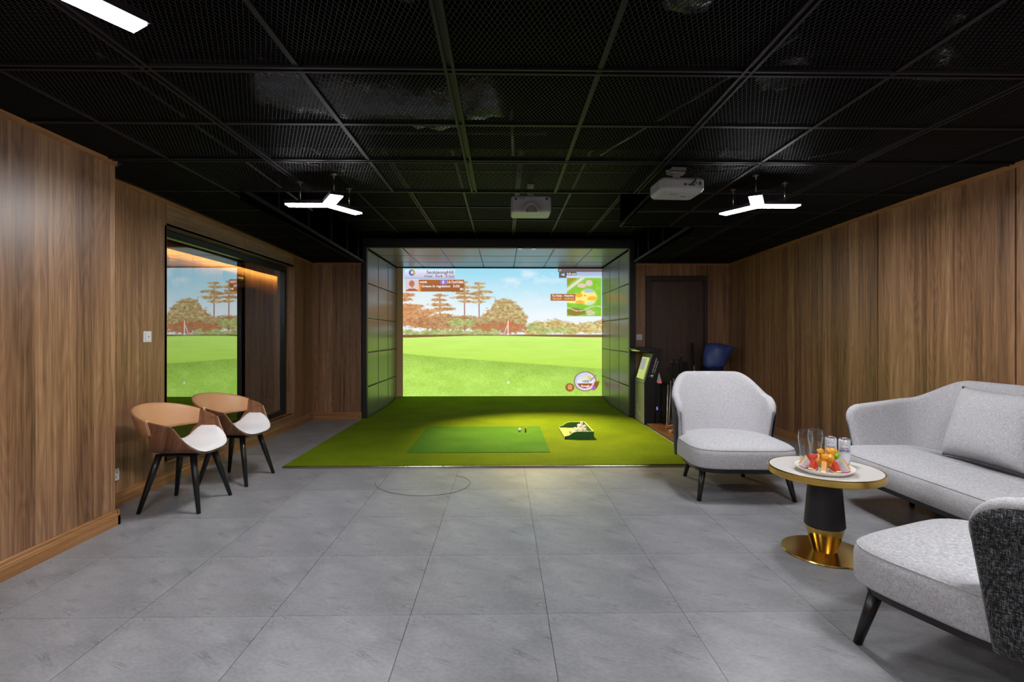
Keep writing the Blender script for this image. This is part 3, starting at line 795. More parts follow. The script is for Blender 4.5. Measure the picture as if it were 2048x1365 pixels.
    light_b = mixc(leaf * 1.4 - 0.2, (150, 158, 92), (206, 222, 150))
    for cx in (815, 832, 851, 868, 884, 901, 918, 937, 955, 972, 990):
        over(ell(cx, 664 + (cx * 7 % 5), 12, 6.5, 0.45), light_b)
    for cx, cy, rx, ry in ((912, 646, 18, 10), (938, 646, 12, 9), (1066, 655, 15, 11), (1090, 662, 16, 8), (1120, 660, 30, 6)): over(ell(cx, cy, rx, ry, 0.45) * 0.85, light_b)
    over(np.clip((Y - 668.0) / 3, 0, 1) * (Y < 676), (132, 96, 60))
    # fairway, green and rough
    hor = 675.5 - 4.2 * np.clip((X - 806) / 130, 0, 1) + 3.0 * np.clip((X - 1010) / 160, 0, 1)
    gmask = np.clip((Y - hor) * 1.2, 0, 1)
    gr = mixc((Y - 672) / 60, (206, 245, 122), (192, 232, 92)) + (fbm(X / 50, Y / 5, 41)[..., None] - 0.5) * 14
    over(gmask, gr)
    edge = 706 + 26 * np.clip((X - 806) / 398, 0, 1) ** 0.85 + 5 * np.clip((X - 806) / 398, 0, 1)
    n1 = np.random.RandomState(5).rand(*X.shape); n2 = fbm(X / 1.6, Y / 1.2, 51, 2); n3 = fbm(X / 26, Y / 12, 55, 3)
    rg = mixc(n2 * 0.7 + n1 * 0.3, (152, 206, 70), (214, 246, 126)) + (n3[..., None] - 0.5) * 26
    rg = rg * (0.89 + 0.11 * np.clip((Y - edge) / 36, 0, 1))[..., None]
    over(np.clip((Y - edge) * 0.6, 0, 1), rg)
    # flag and ball
    over((np.abs(X - 1015.5) < 0.8) & (Y > 641) & (Y < 671), (246, 236, 226))
    over((X > 1016) & (X < 1025) & (Y > 642.5 + (X - 1016) * 0.45) & (Y < 652 + (X - 1016) * 0.1), (228, 112, 78))
    over((np.abs(X - 1008 - (668 - Y) * 0.35) < 0.9) & (Y > 650) & (Y < 668), (226, 214, 220))
    over((np.abs(X - 1001 - (668 - Y) * -0.2) < 0.8) & (Y > 660) & (Y < 668), (226, 214, 220))
    over(np.clip((2.7 - np.hypot(X - 1015.8, Y - 765.3)) * 1.5, 0, 1), (240, 244, 250))
    # score board, top left
    def rect(x0, x1, y0_, y1_, col, a=1.0): over(((X >= x0) & (X <= x1) & (Y >= y0_) & (Y <= y1_)) * a, col)
    rect(810, 909.5, 540, 557.6, (150, 146, 190)); rect(810, 909, 540, 556.8, mixc((Y - 540) / 17, (228, 234, 246), (202, 190, 216)))
    ring_ = np.clip((2.2 - np.abs(np.hypot(X - 824, Y - 545.5) - 4.6)) * 1.2, 0, 1)
    over(ring_, mixc((X - 818) / 12 - (Y - 540) / 30, (72, 96, 190), (244, 196, 40)))
    rect(838 - 27, 838, 560, 583, (222, 202, 204)); over(np.clip((6 - np.hypot((X - 823.5), (Y - 567.5) / 1.15)) * 1, 0, 1), (178, 120, 104)); over((Y > 577 + ((X - 824) / 6) ** 2 * 0.9) & (Y < 583) & (X > 811) & (X < 838), (170, 98, 62)); over(np.clip((2.4 - np.hypot(X - 824.5, Y - 574)) * 1, 0, 1), (196, 132, 90))
    rect(838, 927, 560, 583, (156, 92, 50), 0.93); rect(838, 927, 560, 568.5, (176, 102, 54), 0.9); rect(838, 841, 568.5, 583, (240, 150, 40))
    rect(880.5, 892, 560.3, 568.2, (138, 130, 236)); rect(885, 887, 561.5, 567, (220, 220, 255))
    over(np.clip((2.6 - np.hypot(X - 921.5, Y - 578.5)) * 1.2, 0, 1), (242, 232, 226))
    # wind bar and map, top right
    rect(1116, 1204, 537, 543.5, (112, 100, 104)); rect(1117.5, 1132.5, 543.5, 555.5, (98, 98, 92)); rect(1132.5, 1153, 544, 550.5, (92, 88, 80)); rect(1153, 1204, 544, 553, (172, 190, 218)); rect(1132.5, 1204, 550.5, 555, (206, 220, 236), 0.7)
    over((np.abs(Y - 549.5 + (X - 1121) * 0.1) < (X - 1120.5) * 0.35) & (X < 1128.5) & (X > 1120.5), (196, 212, 250))
    mm = ((X >= 1133.5) & (X <= 1202.5) & (Y >= 556) & (Y <= 632.5))
    mp_ = mixc(fbm(X / 6, Y / 6, 61), (124, 190, 48), (160, 216, 84))
    over(mm * 1.0, mp_)
    over(mm & (X - 1133 + (Y - 556) * 1.35 < 20), (170, 148, 60))
    over(mm & (np.abs((X - 1133) + (Y - 556) * 1.35 - 32) < 5), (232, 222, 206))
    over(mm * ell(1178, 566, 8, 7, 0.08), (226, 204, 190)); over(mm * ell(1163, 571, 10, 5, 0.1), (226, 204, 190))
    grn = np.maximum(ell(1176, 594, 20, 18, 0.05), ell(1150, 597, 30, 11, 0.08)) * mm
    over(grn, mixc(np.clip((Y - 578) / 30, 0, 1), (250, 232, 122), (246, 240, 140)))
    over(grn * ell(1178, 580, 12, 6, 0.2), (164, 196, 240)); over(grn * ell(1157, 590, 9, 5, 0.2), (250, 180, 62)); over(grn * ell(1184, 597, 11, 5, 0.2), (250, 186, 72)); over(grn * ell(1160, 605, 10, 5, 0.2), (250, 184, 70)); over(grn * ell(1181, 607, 8, 4, 0.2), (190, 236, 214)); over(np.clip((1.8 - np.hypot(X - 1169.7, Y - 591)), 0, 1), (214, 92, 40))
    over(mm * ell(1152, 624, 22, 8, 0.25), (150, 132, 62)); over(mm * ell(1180, 625, 9, 6, 0.5), (216, 204, 176)); over(mm & (np.abs(Y - 617 - 5 * np.sin((X - 1140) / 11)) < 0.8), (226, 222, 200))
    rect(1100.5, 1150, 588, 601, (176, 106, 70), 0.96)
    # dial, bottom right
    R1 = np.hypot((X - 1170) / 1.14, Y - 763.5)
    over(np.clip(20.5 - R1, 0, 1), (146, 122, 92)); over(np.clip(18.6 - R1, 0, 1), mixc((X - 1150) / 40 + (Y - 745) / 120, (196, 206, 252), (238, 216, 232))); over(np.clip(14.4 - R1, 0, 1), mixc((Y - 750) / 16, (206, 222, 200), (238, 236, 238)))
    over(np.clip(14.4 - R1, 0, 1) * (Y > 767), (160, 88, 46)); over(np.clip(14.4 - R1, 0, 1) * (np.hypot((X - 1181) / 1.2, Y - 756.5) < 5), (214, 206, 140))
    over((np.abs(R1 - 20.5) < 4.2) & (X > 1184) & (Y > 761) & (Y - 763 > -(X - 1197) * 0.2) & (Y < 782), (150, 94, 50)); over((np.abs(R1 - 20.5) < 3) & (np.hypot(X - 1187, Y - 776.5) < 4), (186, 96, 200)); over((np.abs((Y - 763) + (X - 1180) * 0.95) < 1.6) & (X > 1179) & (X < 1193), (150, 140, 150))
    R2 = np.hypot((X - 1139.3) / 1.08, Y - 775.6); over(np.clip(9 - R2, 0, 1), (156, 104, 66)); over(np.clip(1.4 - np.abs(np.hypot(X - 1139.5, Y - 774.2) - 3.2), 0, 1), (252, 196, 96)); over(np.clip(1.4 - np.hypot(X - 1139.5, Y - 774.2), 0, 1), (252, 220, 150)); rect(1135.5, 1143.5, 777.5, 779, (250, 160, 50))
    img = np.clip(img, 0, 255)
    a = img / 255.0
    return np.where(a <= 0.04045, a / 12.92, ((a + 0.055) / 1.055) ** 2.4), xs, ysx
def scr(u, v):                       # picture column / row -> place on the screen cloth
    return (-1.869 + (u - 806) / 398 * 3.729, 2.474 - (v - 537) / 256 * 2.394)
sc_o = MB().box(-1.99, 1.865, YS, YS + 0.012, 0.03, 2.478).build('projection_screen', 'glow_tinted_cloth')
tag(sc_o, 'large lit golf simulator screen showing a fairway, trees and sky', 'screen')
rgb, xs, ysx = paint()
nv, nh = rgb.shape[:2]
Xw = -1.869 + (xs - 806) / 398 * 3.729; Zw = 2.474 - (ysx - 537) / 256 * 2.394
vv = np.zeros((nv, nh, 3)); vv[..., 0] = Xw[None, :]; vv[..., 1] = YS - 0.002; vv[..., 2] = Zw[:, None]
idx = np.arange(nv * nh).reshape(nv, nh)
q = np.stack([idx[:-1, :-1], idx[1:, :-1], idx[1:, 1:], idx[:-1, 1:]], -1).reshape(-1, 4)
me = bpy.data.meshes.new('picture'); me.vertices.add(nv * nh); me.vertices.foreach_set('co', vv.reshape(-1))
me.loops.add(q.size); me.loops.foreach_set('vertex_index', q.reshape(-1)); me.polygons.add(len(q)); me.polygons.foreach_set('loop_start', np.arange(0, q.size, 4)); me.polygons.foreach_set('loop_total', np.full(len(q), 4))
me.update(calc_edges=True)
at = me.color_attributes.new('pix', 'FLOAT_COLOR', 'POINT'); at.data.foreach_set('color', np.concatenate([rgb, np.ones((nv, nh, 1))], -1).reshape(-1))
m = bpy.data.materials.new('projected_picture'); m.use_nodes = True; MATS['projected_picture'] = m
nt = m.node_tree; nt.nodes.clear(); o = N(nt, 'ShaderNodeOutputMaterial'); e = N(nt, 'ShaderNodeEmission'); ca = N(nt, 'ShaderNodeVertexColor'); ca.layer_name = 'pix'
nt.links.new(ca.outputs[0], e.inputs[0]); e.inputs[1].default_value = SCREEN_POWER; nt.links.new(e.outputs[0], o.inputs[0])
link('picture', me, 'projected_picture', sc_o)
emit('hud_dark', S(78, 74, 96), SCREEN_POWER); emit('hud_white', S(250, 244, 238), SCREEN_POWER); emit('hud_yellow', S(252, 206, 96), SCREEN_POWER); emit('hud_brown', S(120, 90, 100), SCREEN_POWER)
def hud(s, u0, u1, v0, v1, mat, bold=0.01):
    xa, za = scr(u0, v1); xb, zb = scr(u1, v0)
    text(s, mat, sc_o, frame((xa, YS - 0.006, za), (1, 0, 0), (0, 0, 1)), w=xb - xa, h=zb - za, bold=bold)
hud('SeokjeongHill', 853, 906.5, 541.3, 550, 'hud_dark'); hud('1Hole', 848.5, 864.5, 550.6, 555, 'hud_dark'); hud('Par4', 871, 884, 550.6, 555, 'hud_dark'); hud('312yd', 890.5, 907.5, 550.6, 556, 'hud_dark')
hud('minh', 839.5, 853.5, 561.8, 566.5, 'hud_white', 0.02); hud('16.7yd', 894.5, 912.5, 561.6, 568, 'hud_white', 0.02); hud('10th', 914, 926, 561.6, 567, 'hud_white', 0.02)
hud('Greens', 843, 862.5, 570, 575, 'hud_white', 0.015); hud('in', 865, 869.5, 570, 575, 'hud_white', 0.015); hud('regulation', 872, 900, 570, 576.4, 'hud_white', 0.015); hud('0.0%', 906, 919, 570, 575, 'hud_white', 0.015); hud('5', 924, 926.5, 576, 581, 'hud_white', 0.02)
hud('0.8 m/s', 1133.5, 1151.5, 545, 549.6, 'hud_white', 0.02); hud('mT', 1118, 1122, 538.8, 542, 'hud_white', 0.02)
hud('To Hole', 1103.5, 1123, 589.2, 593.6, 'hud_white', 0.02); hud('Height', 1128, 1147, 589.2, 594.6, 'hud_white', 0.02)
hud('16.7yd', 1105, 1121.5, 595.2, 600.4, 'hud_yellow', 0.02); hud('-0.01yd', 1128, 1147, 595.2, 600.4, 'hud_yellow', 0.02)
hud('10%', 1165, 1178, 761, 766, 'hud_dark', 0.02); hud('Rough', 1162, 1179, 770.5, 776, 'hud_white', 0.03)

# ------------------------------------------------------------------ turf
tf = thing('turf_mat', 'large artificial green turf in front of and inside the hitting bay', 'turf', (0, 0, 0))
Z1 = 0.022
MB().prism([(4.70, 0.0), (4.70, Z1), (8.75, Z1), (8.85, 0.026), (9.47, 0.085), (9.47, 0.0)], -1.965, 1.845, 'x').build('turf_bay', 'turf', tf)
MB().box(-2.02, -1.965, 4.70, YB - 0.055, 0, Z1).build('turf_edge', 'turf', tf); MB().box(1.845, 1.885, 4.70, YB - 0.055, 0, Z1).build('turf_edge', 'turf', tf)
MB().box(-2.025, 1.89, 4.675, 4.70, 0, 0.019).build('edge_strip', 'steel_trim', tf, bevel=0.004)
tag(MB().box(-0.985, 0.482, 5.186, 6.635, Z1, Z1 + 0.006).build('hitting_mat', 'turf_mat', None, bevel=0.002), 'darker rectangular hitting mat laid on the turf', 'mat')
tag(MB().sphere((0.205, 6.285, Z1 + 0.006 + 0.0215), 0.0215, 18, 12).build('golf_ball', 'ball_white', None, smooth=True), 'single white golf ball on the hitting mat beside the orange tee', 'golf ball')
tag(MB().lathe([(0.010, 0.0), (0.010, 0.045), (0.014, 0.052), (0.012, 0.052), (0.008, 0.045), (0.0, 0.045)], 14, (0.277, 6.25, Z1 + 0.006)).build('tee', 'tee_orange', None, smooth=True), 'short orange rubber tee standing on the hitting mat', 'tee')
# ball tray
tr_ = thing('ball_tray', 'low green tray holding white golf balls on the turf', 'tray', (0.875, 6.17, Z1))
tw, tl = 0.16, 0.31
MB().prism([(-0.15, -tl), (tw, -tl), (tw, tl), (-0.15, tl)], 0.0, 0.02, 'z').build('tray_floor', 'tray_light', tr_)
sidep = [(-0.16, 0.0), (tw, 0.0), (tw, 0.085), (-0.02, 0.085), (-0.06, 0.075), (-0.11, 0.04), (-0.16, 0.03)]
MB().prism(sidep, -tl - 0.02, -tl, 'y').build('tray_side', 'tray_green', tr_); MB().prism(sidep, tl, tl + 0.02, 'y').build('tray_side', 'tray_green', tr_)
rim = [(-0.16, 0.03), (-0.11, 0.04), (-0.06, 0.075), (-0.02, 0.085), (tw + 0.016, 0.085), (tw + 0.016, 0.09), (-0.02, 0.09), (-0.062, 0.08), (-0.112, 0.045), (-0.16, 0.035)]
MB().prism(rim, -tl - 0.022, -tl + 0.001, 'y').build('tray_rim', 'tray_light', tr_); MB().prism(rim, tl - 0.001, tl + 0.022, 'y').build('tray_rim', 'tray_light', tr_)
bk = MB().box(tw, tw + 0.015, -tl - 0.02, tl + 0.02, 0, 0.085).build('tray_back', 'tray_green', tr_)
MB().box(tw - 0.002, tw + 0.017, -tl, tl, 0.085, 0.09).build('tray_rim', 'tray_light', tr_)
MB().box(-0.165, -0.15, -tl - 0.02, tl + 0.02, 0.0, 0.026).build('tray_lip', 'tray_light', tr_)
r_ = 0.0215
spots = [(0.02, -0.2, 0), (0.065, -0.21, 0), (0.11, -0.2, 0), (-0.03, -0.13, 0), (0.03, -0.14, 0), (0.08, -0.12, 0), (0.125, -0.13, 0), (0.0, -0.04, 0), (0.05, -0.05, 0), (0.1, -0.03, 0), (0.02, 0.05, 0), (0.07, 0.06, 0), (0.115, 0.07, 0), (0.05, -0.17, 1), (0.1, -0.16, 1), (0.03, -0.09, 1), (0.08, -0.07, 1), (0.06, 0.01, 1), (0.1, 0.03, 1), (0.05, -0.12, 2), (0.075, -0.03, 2), (-0.045, -0.2, 0), (-0.06, -0.06, 0), (0.0, -0.18, 1), (-0.01, -0.1, 1), (0.11, -0.1, 1), (0.1, -0.13, 2), (0.04, -0.06, 2), (0.07, -0.09, 3)]
bme = MB().sphere((0, 0, 0), r_, 14, 9).mesh('golf_ball')
for x, y, l in spots:
    o = link('golf_ball', bme, 'ball_white', None, smooth=True); o.location = (0.875 + x, 6.17 + y, Z1 + 0.02 + r_ + 0.034 * l)
    tag(o, 'white golf ball in the pile in the green tray', 'golf ball', 'golf balls in the tray')
# thin dark curve lying on the floor before the turf
pts = [(-1.062, 4.224), (-1.015, 4.098), (-0.901, 3.966), (-0.75, 3.89), (-0.593, 3.863), (-0.41, 3.92), (-0.31, 4.033), (-0.272, 4.167), (-0.287, 4.268), (-0.336, 4.358), (-0.408, 4.406)]
def crv(pts, k=8):
    P = [Vector((p[0], p[1], p[2] if len(p) > 2 else 0.003)) for p in pts]; P = [2 * P[0] - P[1]] + P + [2 * P[-1] - P[-2]]; out = []
    for i in range(1, len(P) - 2):
        for j in range(k):
            t = j / k; out.append(0.5 * ((2 * P[i]) + (-P[i - 1] + P[i + 1]) * t + (2 * P[i - 1] - 5 * P[i] + 4 * P[i + 1] - P[i + 2]) * t * t + (-P[i - 1] + 3 * P[i] - 3 * P[i + 1] + P[i + 2]) * t ** 3))
    out.append(P[-2]); return out
tag(MB().tube(crv(pts), 0.0013, 6).build('thin_wire', 'rubber', None, smooth=True), 'thin dark wire curved on the grey floor in front of the turf', 'wire')

# ------------------------------------------------------------------ switches and socket
def plate(name, label, cat, M, kind):
    t = thing(name, label, cat, M.translation); R = M.to_3x3().to_4x4()
    def put(mb, nm, mat, **kw):
        mb.v = [tuple(R @ Vector(v)) for v in mb.v]; return mb.build(nm, mat, t, **kw)
    put(MB().box(-0.043, 0.043, -0.043, 0.043, 0.0, 0.010), 'cover_plate', 'plastic_white', bevel=0.003)
    if kind == 'switch':
        rk = put(MB().box(-0.032, 0.032, -0.034, 0.034, 0.010, 0.015), 'rocker', 'plastic_white', bevel=0.003)
        put(MB().lathe([(0.0, 0.015), (0.005, 0.015), (0.005, 0.017), (0, 0.017)], 10), 'mark', 'switch_mark')
    else:
        for (x, y, a) in ((-0.018, 0.012, 0), (-0.006, 0.012, 0), (0.02, 0.016, 0.5), (-0.014, -0.016, 0.6), (0.010, -0.016, -0.6)):
            mb = MB().box(-0.0025, 0.0025, -0.006, 0.006, 0.010, 0.0115)
            mb.v = [(v[0] * math.cos(a) - v[1] * math.sin(a) + x, v[0] * math.sin(a) + v[1] * math.cos(a) + y, v[2]) for v in mb.v]
            put(mb, 'socket_slot', 'plastic_dark')
    return t
plate('light_switch', 'white light switch on the recessed left wall beside the window', 'switch', frame((XW, 3.995, 1.212), (0, 1, 0), (0, 0, 1)), 'switch')
plate('wall_socket', 'white socket outlet low on the left wall near the skirting', 'socket', frame((XW, 3.66, 0.225), (0, 1, 0), (0, 0, 1)), 'socket')
plate('light_switch', 'white light switch on the end wall right of the bay, left of the door', 'switch', frame((2.0, YB, 1.195), (1, 0, 0), (0, 0, 1)), 'switch')

# ------------------------------------------------------------------ bentwood dining chairs
def dining_chair(label, loc, rz):
    t = thing('dining_chair', label, 'chair', loc, rz, 'bentwood chairs by the left wall')
    half = [(0.0, 0.395, -0.215, 0.205), (0.07, 0.396, -0.215, 0.205), (0.13, 0.402, -0.20, 0.20), (0.175, 0.418, -0.165, 0.19), (0.208, 0.447, -0.13, 0.168), (0.230, 0.485, -0.112, 0.140), (0.246, 0.525, -0.102, 0.114), (0.259, 0.565, -0.098, 0.092), (0.268, 0.600, -0.095, 0.072)]
    sec = [(-y, z, a, b2) for y, z, a, b2 in half[::-1]] + half[1:]
    n = len(sec) - 1
    def lerp(k, f):
        i = min(int(k), n - 1); u = k - i
        return [sec[i][c] * (1 - u) + sec[i + 1][c] * u for c in range(4)]
    def shell(u, v):
        y, z, a, b2 = lerp(u * n, 0); x = a + (b2 - a) * v
        lift = 0.0 if v > 0.25 else 0.05 * (1 - v / 0.25) ** 2 * max(0, 1 - abs(y) / 0.2)
        drop = 0.012 * max(0, v - 0.75) / 0.25 * max(0, 1 - abs(y) / 0.21)
        drop += 0.035 * (1 - v) * max(0, (abs(y) - 0.235) / 0.033)
        return (x, y, z + lift - drop)
    MB().grid(shell, n * 2, 12).build('shell', 'bentwood', t, smooth=True, solid=0.011, subsurf=1)
    # wooden arms that carry the back band, leather over the middle of the band
    def band(phi, v, off=0.0):
        c = math.cos(phi); s_ = math.sin(phi); f = min(1.0, abs(phi) / math.radians(108))
        up = 0.722 - 0.072 * (f / 0.7) ** 2 if f < 0.7 else 0.650 - 0.045 * ((f - 0.7) / 0.3)
        lo = 0.535 + 0.012 * (f / 0.7) ** 2 if f < 0.7 else 0.547 + 0.048 * ((f - 0.7) / 0.3)
        ru = 0.318 - 0.018 * f - 0.024 * max(0, (f - 0.6) / 0.4); rl = 0.262 + 0.006 * f
        ru += off; rl += off
        R_ = rl + (ru - rl) * v
        return (-0.02 - R_ * 0.93 * c, R_ * s_, lo + (up - lo) * v)
    for sgn in (-1, 1):
        MB().grid(lambda u, v: band(sgn * math.radians(70 + 38 * u), v), 10, 5).build('arm', 'bentwood', t, smooth=True, solid=0.011, subsurf=1)
    lb = MB()
    rings = []
    NP = 34
    for k in range(NP + 1):
        phi = math.radians(-78 + 156 * k / NP); ring = []
        e = 1.0
        for j in range(8): ring.append(band(phi, -0.03 + 1.06 * j / 7, -0.020 - 0.006 * math.sin(PI * j / 7)))
        for j in range(8): ring.append(band(phi, 1.03 - 1.06 * j / 7, 0.014 + 0.004 * math.sin(PI * j / 7)))
        rings.append(ring)
    lb.rings(rings)
    bk = lb.build('back_cushion', 'leather', t, smooth=True)
    for sgn in (-1, 1):
        ph = sgn * math.radians(76.5)
        loop = [band(ph, j / 9, -0.025) for j in range(10)] + [band(ph, 1 - j / 9, 0.019) for j in range(10)]
        MB().tube(loop + [loop[0]], 0.003, 6).build('piping', 'leather_piping', bk, smooth=True)
    # white seat pad lying in the shell
    k0, k1 = 1.9, n - 1.9
    top = []
    def pad(u, v, off):
        k = k0 + (k1 - k0) * u; y, z, a, b2 = lerp(k, 0)
        v = 0.5 + (v - 0.5) * (1 - 0.5 * abs(2 * u - 1) ** 9)
        y2, z2, _, _ = lerp(min(n, k + 0.05), 0); ny, nz = -(z2 - z), (y2 - y); L = math.hypot(ny, nz) or 1
        x = a + 0.012 + (b2 + 0.006 - a - 0.012) * v
        lift = 0.0 if v > 0.25 else 0.05 * (1 - v / 0.25) ** 2 * max(0, 1 - abs(y) / 0.2)
        return (x, y + ny / L * off, z + lift + nz / L * off)
    NU, NV = 26, 14; rings = []
    mb = MB()
    def eu(u): return (max(0.0, 1 - (2 * abs(u - 0.5)) ** 8)) ** 0.5
    def th_(u, v): return 0.007 + 0.030 * (max(0, 1 - abs(2 * u - 1) ** 6) ** 0.5) * (max(0, 1 - abs(2 * v - 1) ** 6) ** 0.5)
    vs = [pad(i / NU, j / NV, th_(i / NU, j / NV)) for i in range(NU + 1) for j in range(NV + 1)]
    vb = [pad(i / NU, j / NV, 0.0062) for i in range(NU + 1) for j in range(NV + 1)]
    W_ = NV + 1; fs = [(i * W_ + j, (i + 1) * W_ + j, (i + 1) * W_ + j + 1, i * W_ + j + 1) for i in range(NU) for j in range(NV)]
    base_ = len(vs); fs2 = [tuple(base_ + q_ for q_ in f[::-1]) for f in fs]
    bd = [i * W_ for i in range(NU + 1)] + [NU * W_ + j for j in range(1, W_)] + [i * W_ + NV for i in range(NU - 1, -1, -1)] + [j for j in range(NV - 1, 0, -1)]
    sd_ = [(bd[i], bd[(i + 1) % len(bd)], base_ + bd[(i + 1) % len(bd)], base_ + bd[i]) for i in range(len(bd))]
    mb.add(vs + vb, fs + fs2 + sd_); mb.build('seat_pad', 'white_vinyl', t, smooth=True)
    MB().box(-0.14, 0.14, -0.12, 0.12, 0.372, 0.387).build('underframe', 'black_wood', t, bevel=0.005)
    for sx_ in (-1, 1):
        for sy_ in (-1, 1):
            MB().tube([(0.118 * sx_, 0.118 * sy_, 0.386), (0.15 * sx_, 0.15 * sy_, 0.245), (0.205 * sx_, 0.202 * sy_, 0.0)], [0.0225, 0.021, 0.0135], 14).build('leg', 'black_wood', t, smooth=True)
    return t
dining_chair('tan-backed bentwood chair with white seat, the nearer of the pair by the wall', (-2.29, 3.712, 0), 0.0)
dining_chair('tan-backed bentwood chair with white seat, the farther one below the window', (-2.258, 4.346, 0), math.radians(-5))

# ------------------------------------------------------------------ lounge seats (armchairs and sofa share one style)
def lounge(name, label, cat, loc, rz, hw, yf_arm, a1, a2, h0, h1, h2, Rc, legs, group=None, sd=0.40):
    t = thing(name, label, cat, loc, rz, group)
    yb_, y0_, hd = 0.40, -0.01, sd
    NS = 72 if hw < 0.6 else 140
    def outline(inset, z):
        pts = []
        for k in range(NS):
            a = 2 * PI * k / NS; c, s_ = math.cos(a), math.sin(a)
            rear = s_ > 0; big = hw > 0.6
            ex = hw - inset; ey = (0.30 if (big and rear) else hd) - inset
            nn = (5.0 if rear else 9.0) if big else (2.35 if rear else 5.0)
            r = (abs(c / ex) ** nn + abs(s_ / ey) ** nn) ** (-1 / nn)
            pts.append((r * c, y0_ + r * s_, z))
        return pts
    prof = [(0.030, 0.246), (0.008, 0.250), (0.0, 0.262), (0.0, 0.345), (0.003, 0.368), (0.012, 0.388), (0.028, 0.402), (0.06, 0.414), (0.11, 0.424), (0.18, 0.431), (0.27, 0.436), (0.34, 0.438)]
    MB().rings([outline(i, z) for i, z in prof]).build('seat_cushion', 'fabric_light', t, smooth=True)
    MB().tube([p for p in outline(0.010, 0.386)] + [outline(0.010, 0.386)[0]], 0.003, 6, caps=False).build('piping', 'fabric_light', t, smooth=True)
    MB().rings([outline(0.055, 0.212), outline(0.035, 0.212), outline(0.030, 0.247)]).build('base_frame', 'black_wood', t)
    for (lx, ly) in legs:
        kx = 0.09 if hw < 0.6 else 0.07
        sxx = -1 if lx > 0 else 1; syy = -1 if ly > 0 else 1
        MB().tube([(lx + sxx * 0.045, ly + syy * 0.05, 0.235), (lx, ly, 0.0)], [0.027, 0.0155], 14).build('leg', 'black_wood', t, smooth=True)
    # back shell following a U in plan
    st = yb_ - Rc - yf_arm; ar = Rc * PI / 2; fl_ = hw - Rc; Lh = st + ar + fl_
    def P(a):            # a: arc length from arm front, on the +x side
        if a < st: return Vector((hw, yf_arm + a)), Vector((1, 0))
        if a < st + ar:
            th2 = (a - st) / Rc; return Vector((hw - Rc + Rc * math.cos(th2), yb_ - Rc + Rc * math.sin(th2))), Vector((math.cos(th2), math.sin(th2)))
        return Vector((hw - Rc - (a - st - ar), yb_)), Vector((0, 1))
    def sm(x): x = max(0, min(1, x)); return x * x * (3 - 2 * x)
    def H(a):
        h = h0 + (h1 - h0) * min(1, a / a1) + (h2 - h1) * sm((a - a1) / (a2 - a1))
        if a < 0.08: h -= 0.085 * (1 - math.sqrt(max(0, 1 - (1 - a / 0.08) ** 2)))
        return h
    def amin(z): return 0.055 * max(0, 1 - (z - 0.24) / 0.36)
    NA = 44
    av = [0.0]
    fr_ = [0, 0.003, 0.008, 0.016, 0.028, 0.045, 0.07, 0.1, 0.14]
    full = sorted(set(fr_ + [Lh * k / NA for k in range(1, NA + 1) if Lh * k / NA > 0.15]))
    stations = [(1, a) for a in full] + [(-1, a) for a in full[::-1][1:]]
    def T(z, h): return 0.058 + 0.05 * max(0, (h - z) / 0.5)
    def lean(z, a): return (0.02 + 0.045 * sm(a / Lh * 1.3)) * max(0, (z - 0.25) / 0.6)
    def pos(sgn, a, z, side, extra=0.0):
        am = amin(z); aa = am + a * (Lh - am) / Lh
        p, n_ = P(aa); e = math.sqrt(max(0, 1 - (1 - min(1, a / 0.035)) ** 2))
        h = H(a); tt = T(z, h)
        off = -tt / 2 + side * tt / 2 * e + lean(z, a) + extra
        q_ = p + n_ * off
        return (sgn * q_.x, q_.y, z)
    inner = []; outer = []
    for sgn, a in stations:
        h = H(a); ring = []
        zt_ = h - 0.028
        for j in range(11): z = 0.30 + (zt_ - 0.30) * j / 10; ring.append(pos(sgn, a, z, -1))
        for j in range(1, 7):
            ang = PI * j / 7
            z = zt_ + 0.028 * math.sin(ang); ring.append(pos(sgn, a, z, -math.cos(ang)))
        for j in range(3): ring.append(pos(sgn, a, zt_ - 0.008 * j, 1))
        for j in range(5): ring.append(pos(sgn, a, zt_ - 0.016 - (zt_ - 0.016 - 0.30) * (j + 1) / 5, 0.55))
        inner.append(ring)
        o_ = []
        for j in range(9): z = zt_ - 0.002 + (0.236 - zt_ + 0.002) * j / 8; o_.append(pos(sgn, a, z, 1, 0.003))
        if a >= 0.015: outer.append(o_)
    mi = MB(); mi.rings(inner); mi.build('backrest', 'fabric_light', t, smooth=True)
    mo = MB(); nO = len(outer[0]); vs = [p for o_ in outer for p in o_]
    mo.add(vs, [(i * nO + j, (i + 1) * nO + j, (i + 1) * nO + j + 1, i * nO + j + 1) for i in range(len(outer) - 1) for j in range(nO - 1)])
    mo.build('outer_shell', 'fabric_dark', t, smooth=True, solid=0.006)
    return t
LG = [(-0.348, -0.34), (0.348, -0.34), (-0.25, 0.33), (0.25, 0.33)]
lounge('armchair', 'light grey tub armchair facing the camera beside the turf', 'armchair', (1.81, 4.035, 0), math.radians(-3), 0.39, 0.035, 0.10, 0.43, 0.685, 0.725, 0.905, 0.31, LG, 'grey lounge seats')
lounge('armchair', 'grey armchair with dark tweed outer back cut off at the lower right', 'armchair', (1.855, 1.80, 0), math.radians(201.7), 0.39, 0.035, 0.10, 0.43, 0.685, 0.725, 0.905, 0.31, LG, 'grey lounge seats')
SLG = [(-0.78, 0.08), (0.78, 0.08), (-0.86, 0.33), (0.86, 0.33)]
lounge('sofa', 'long light grey sofa along the right walnut wall', 'sofa', (2.85, 2.80, 0), math.radians(-90), 0.95, -0.29, 0.46, 0.82, 0.70, 0.755, 0.905, 0.30, SLG, 'grey lounge seats', sd=0.41)
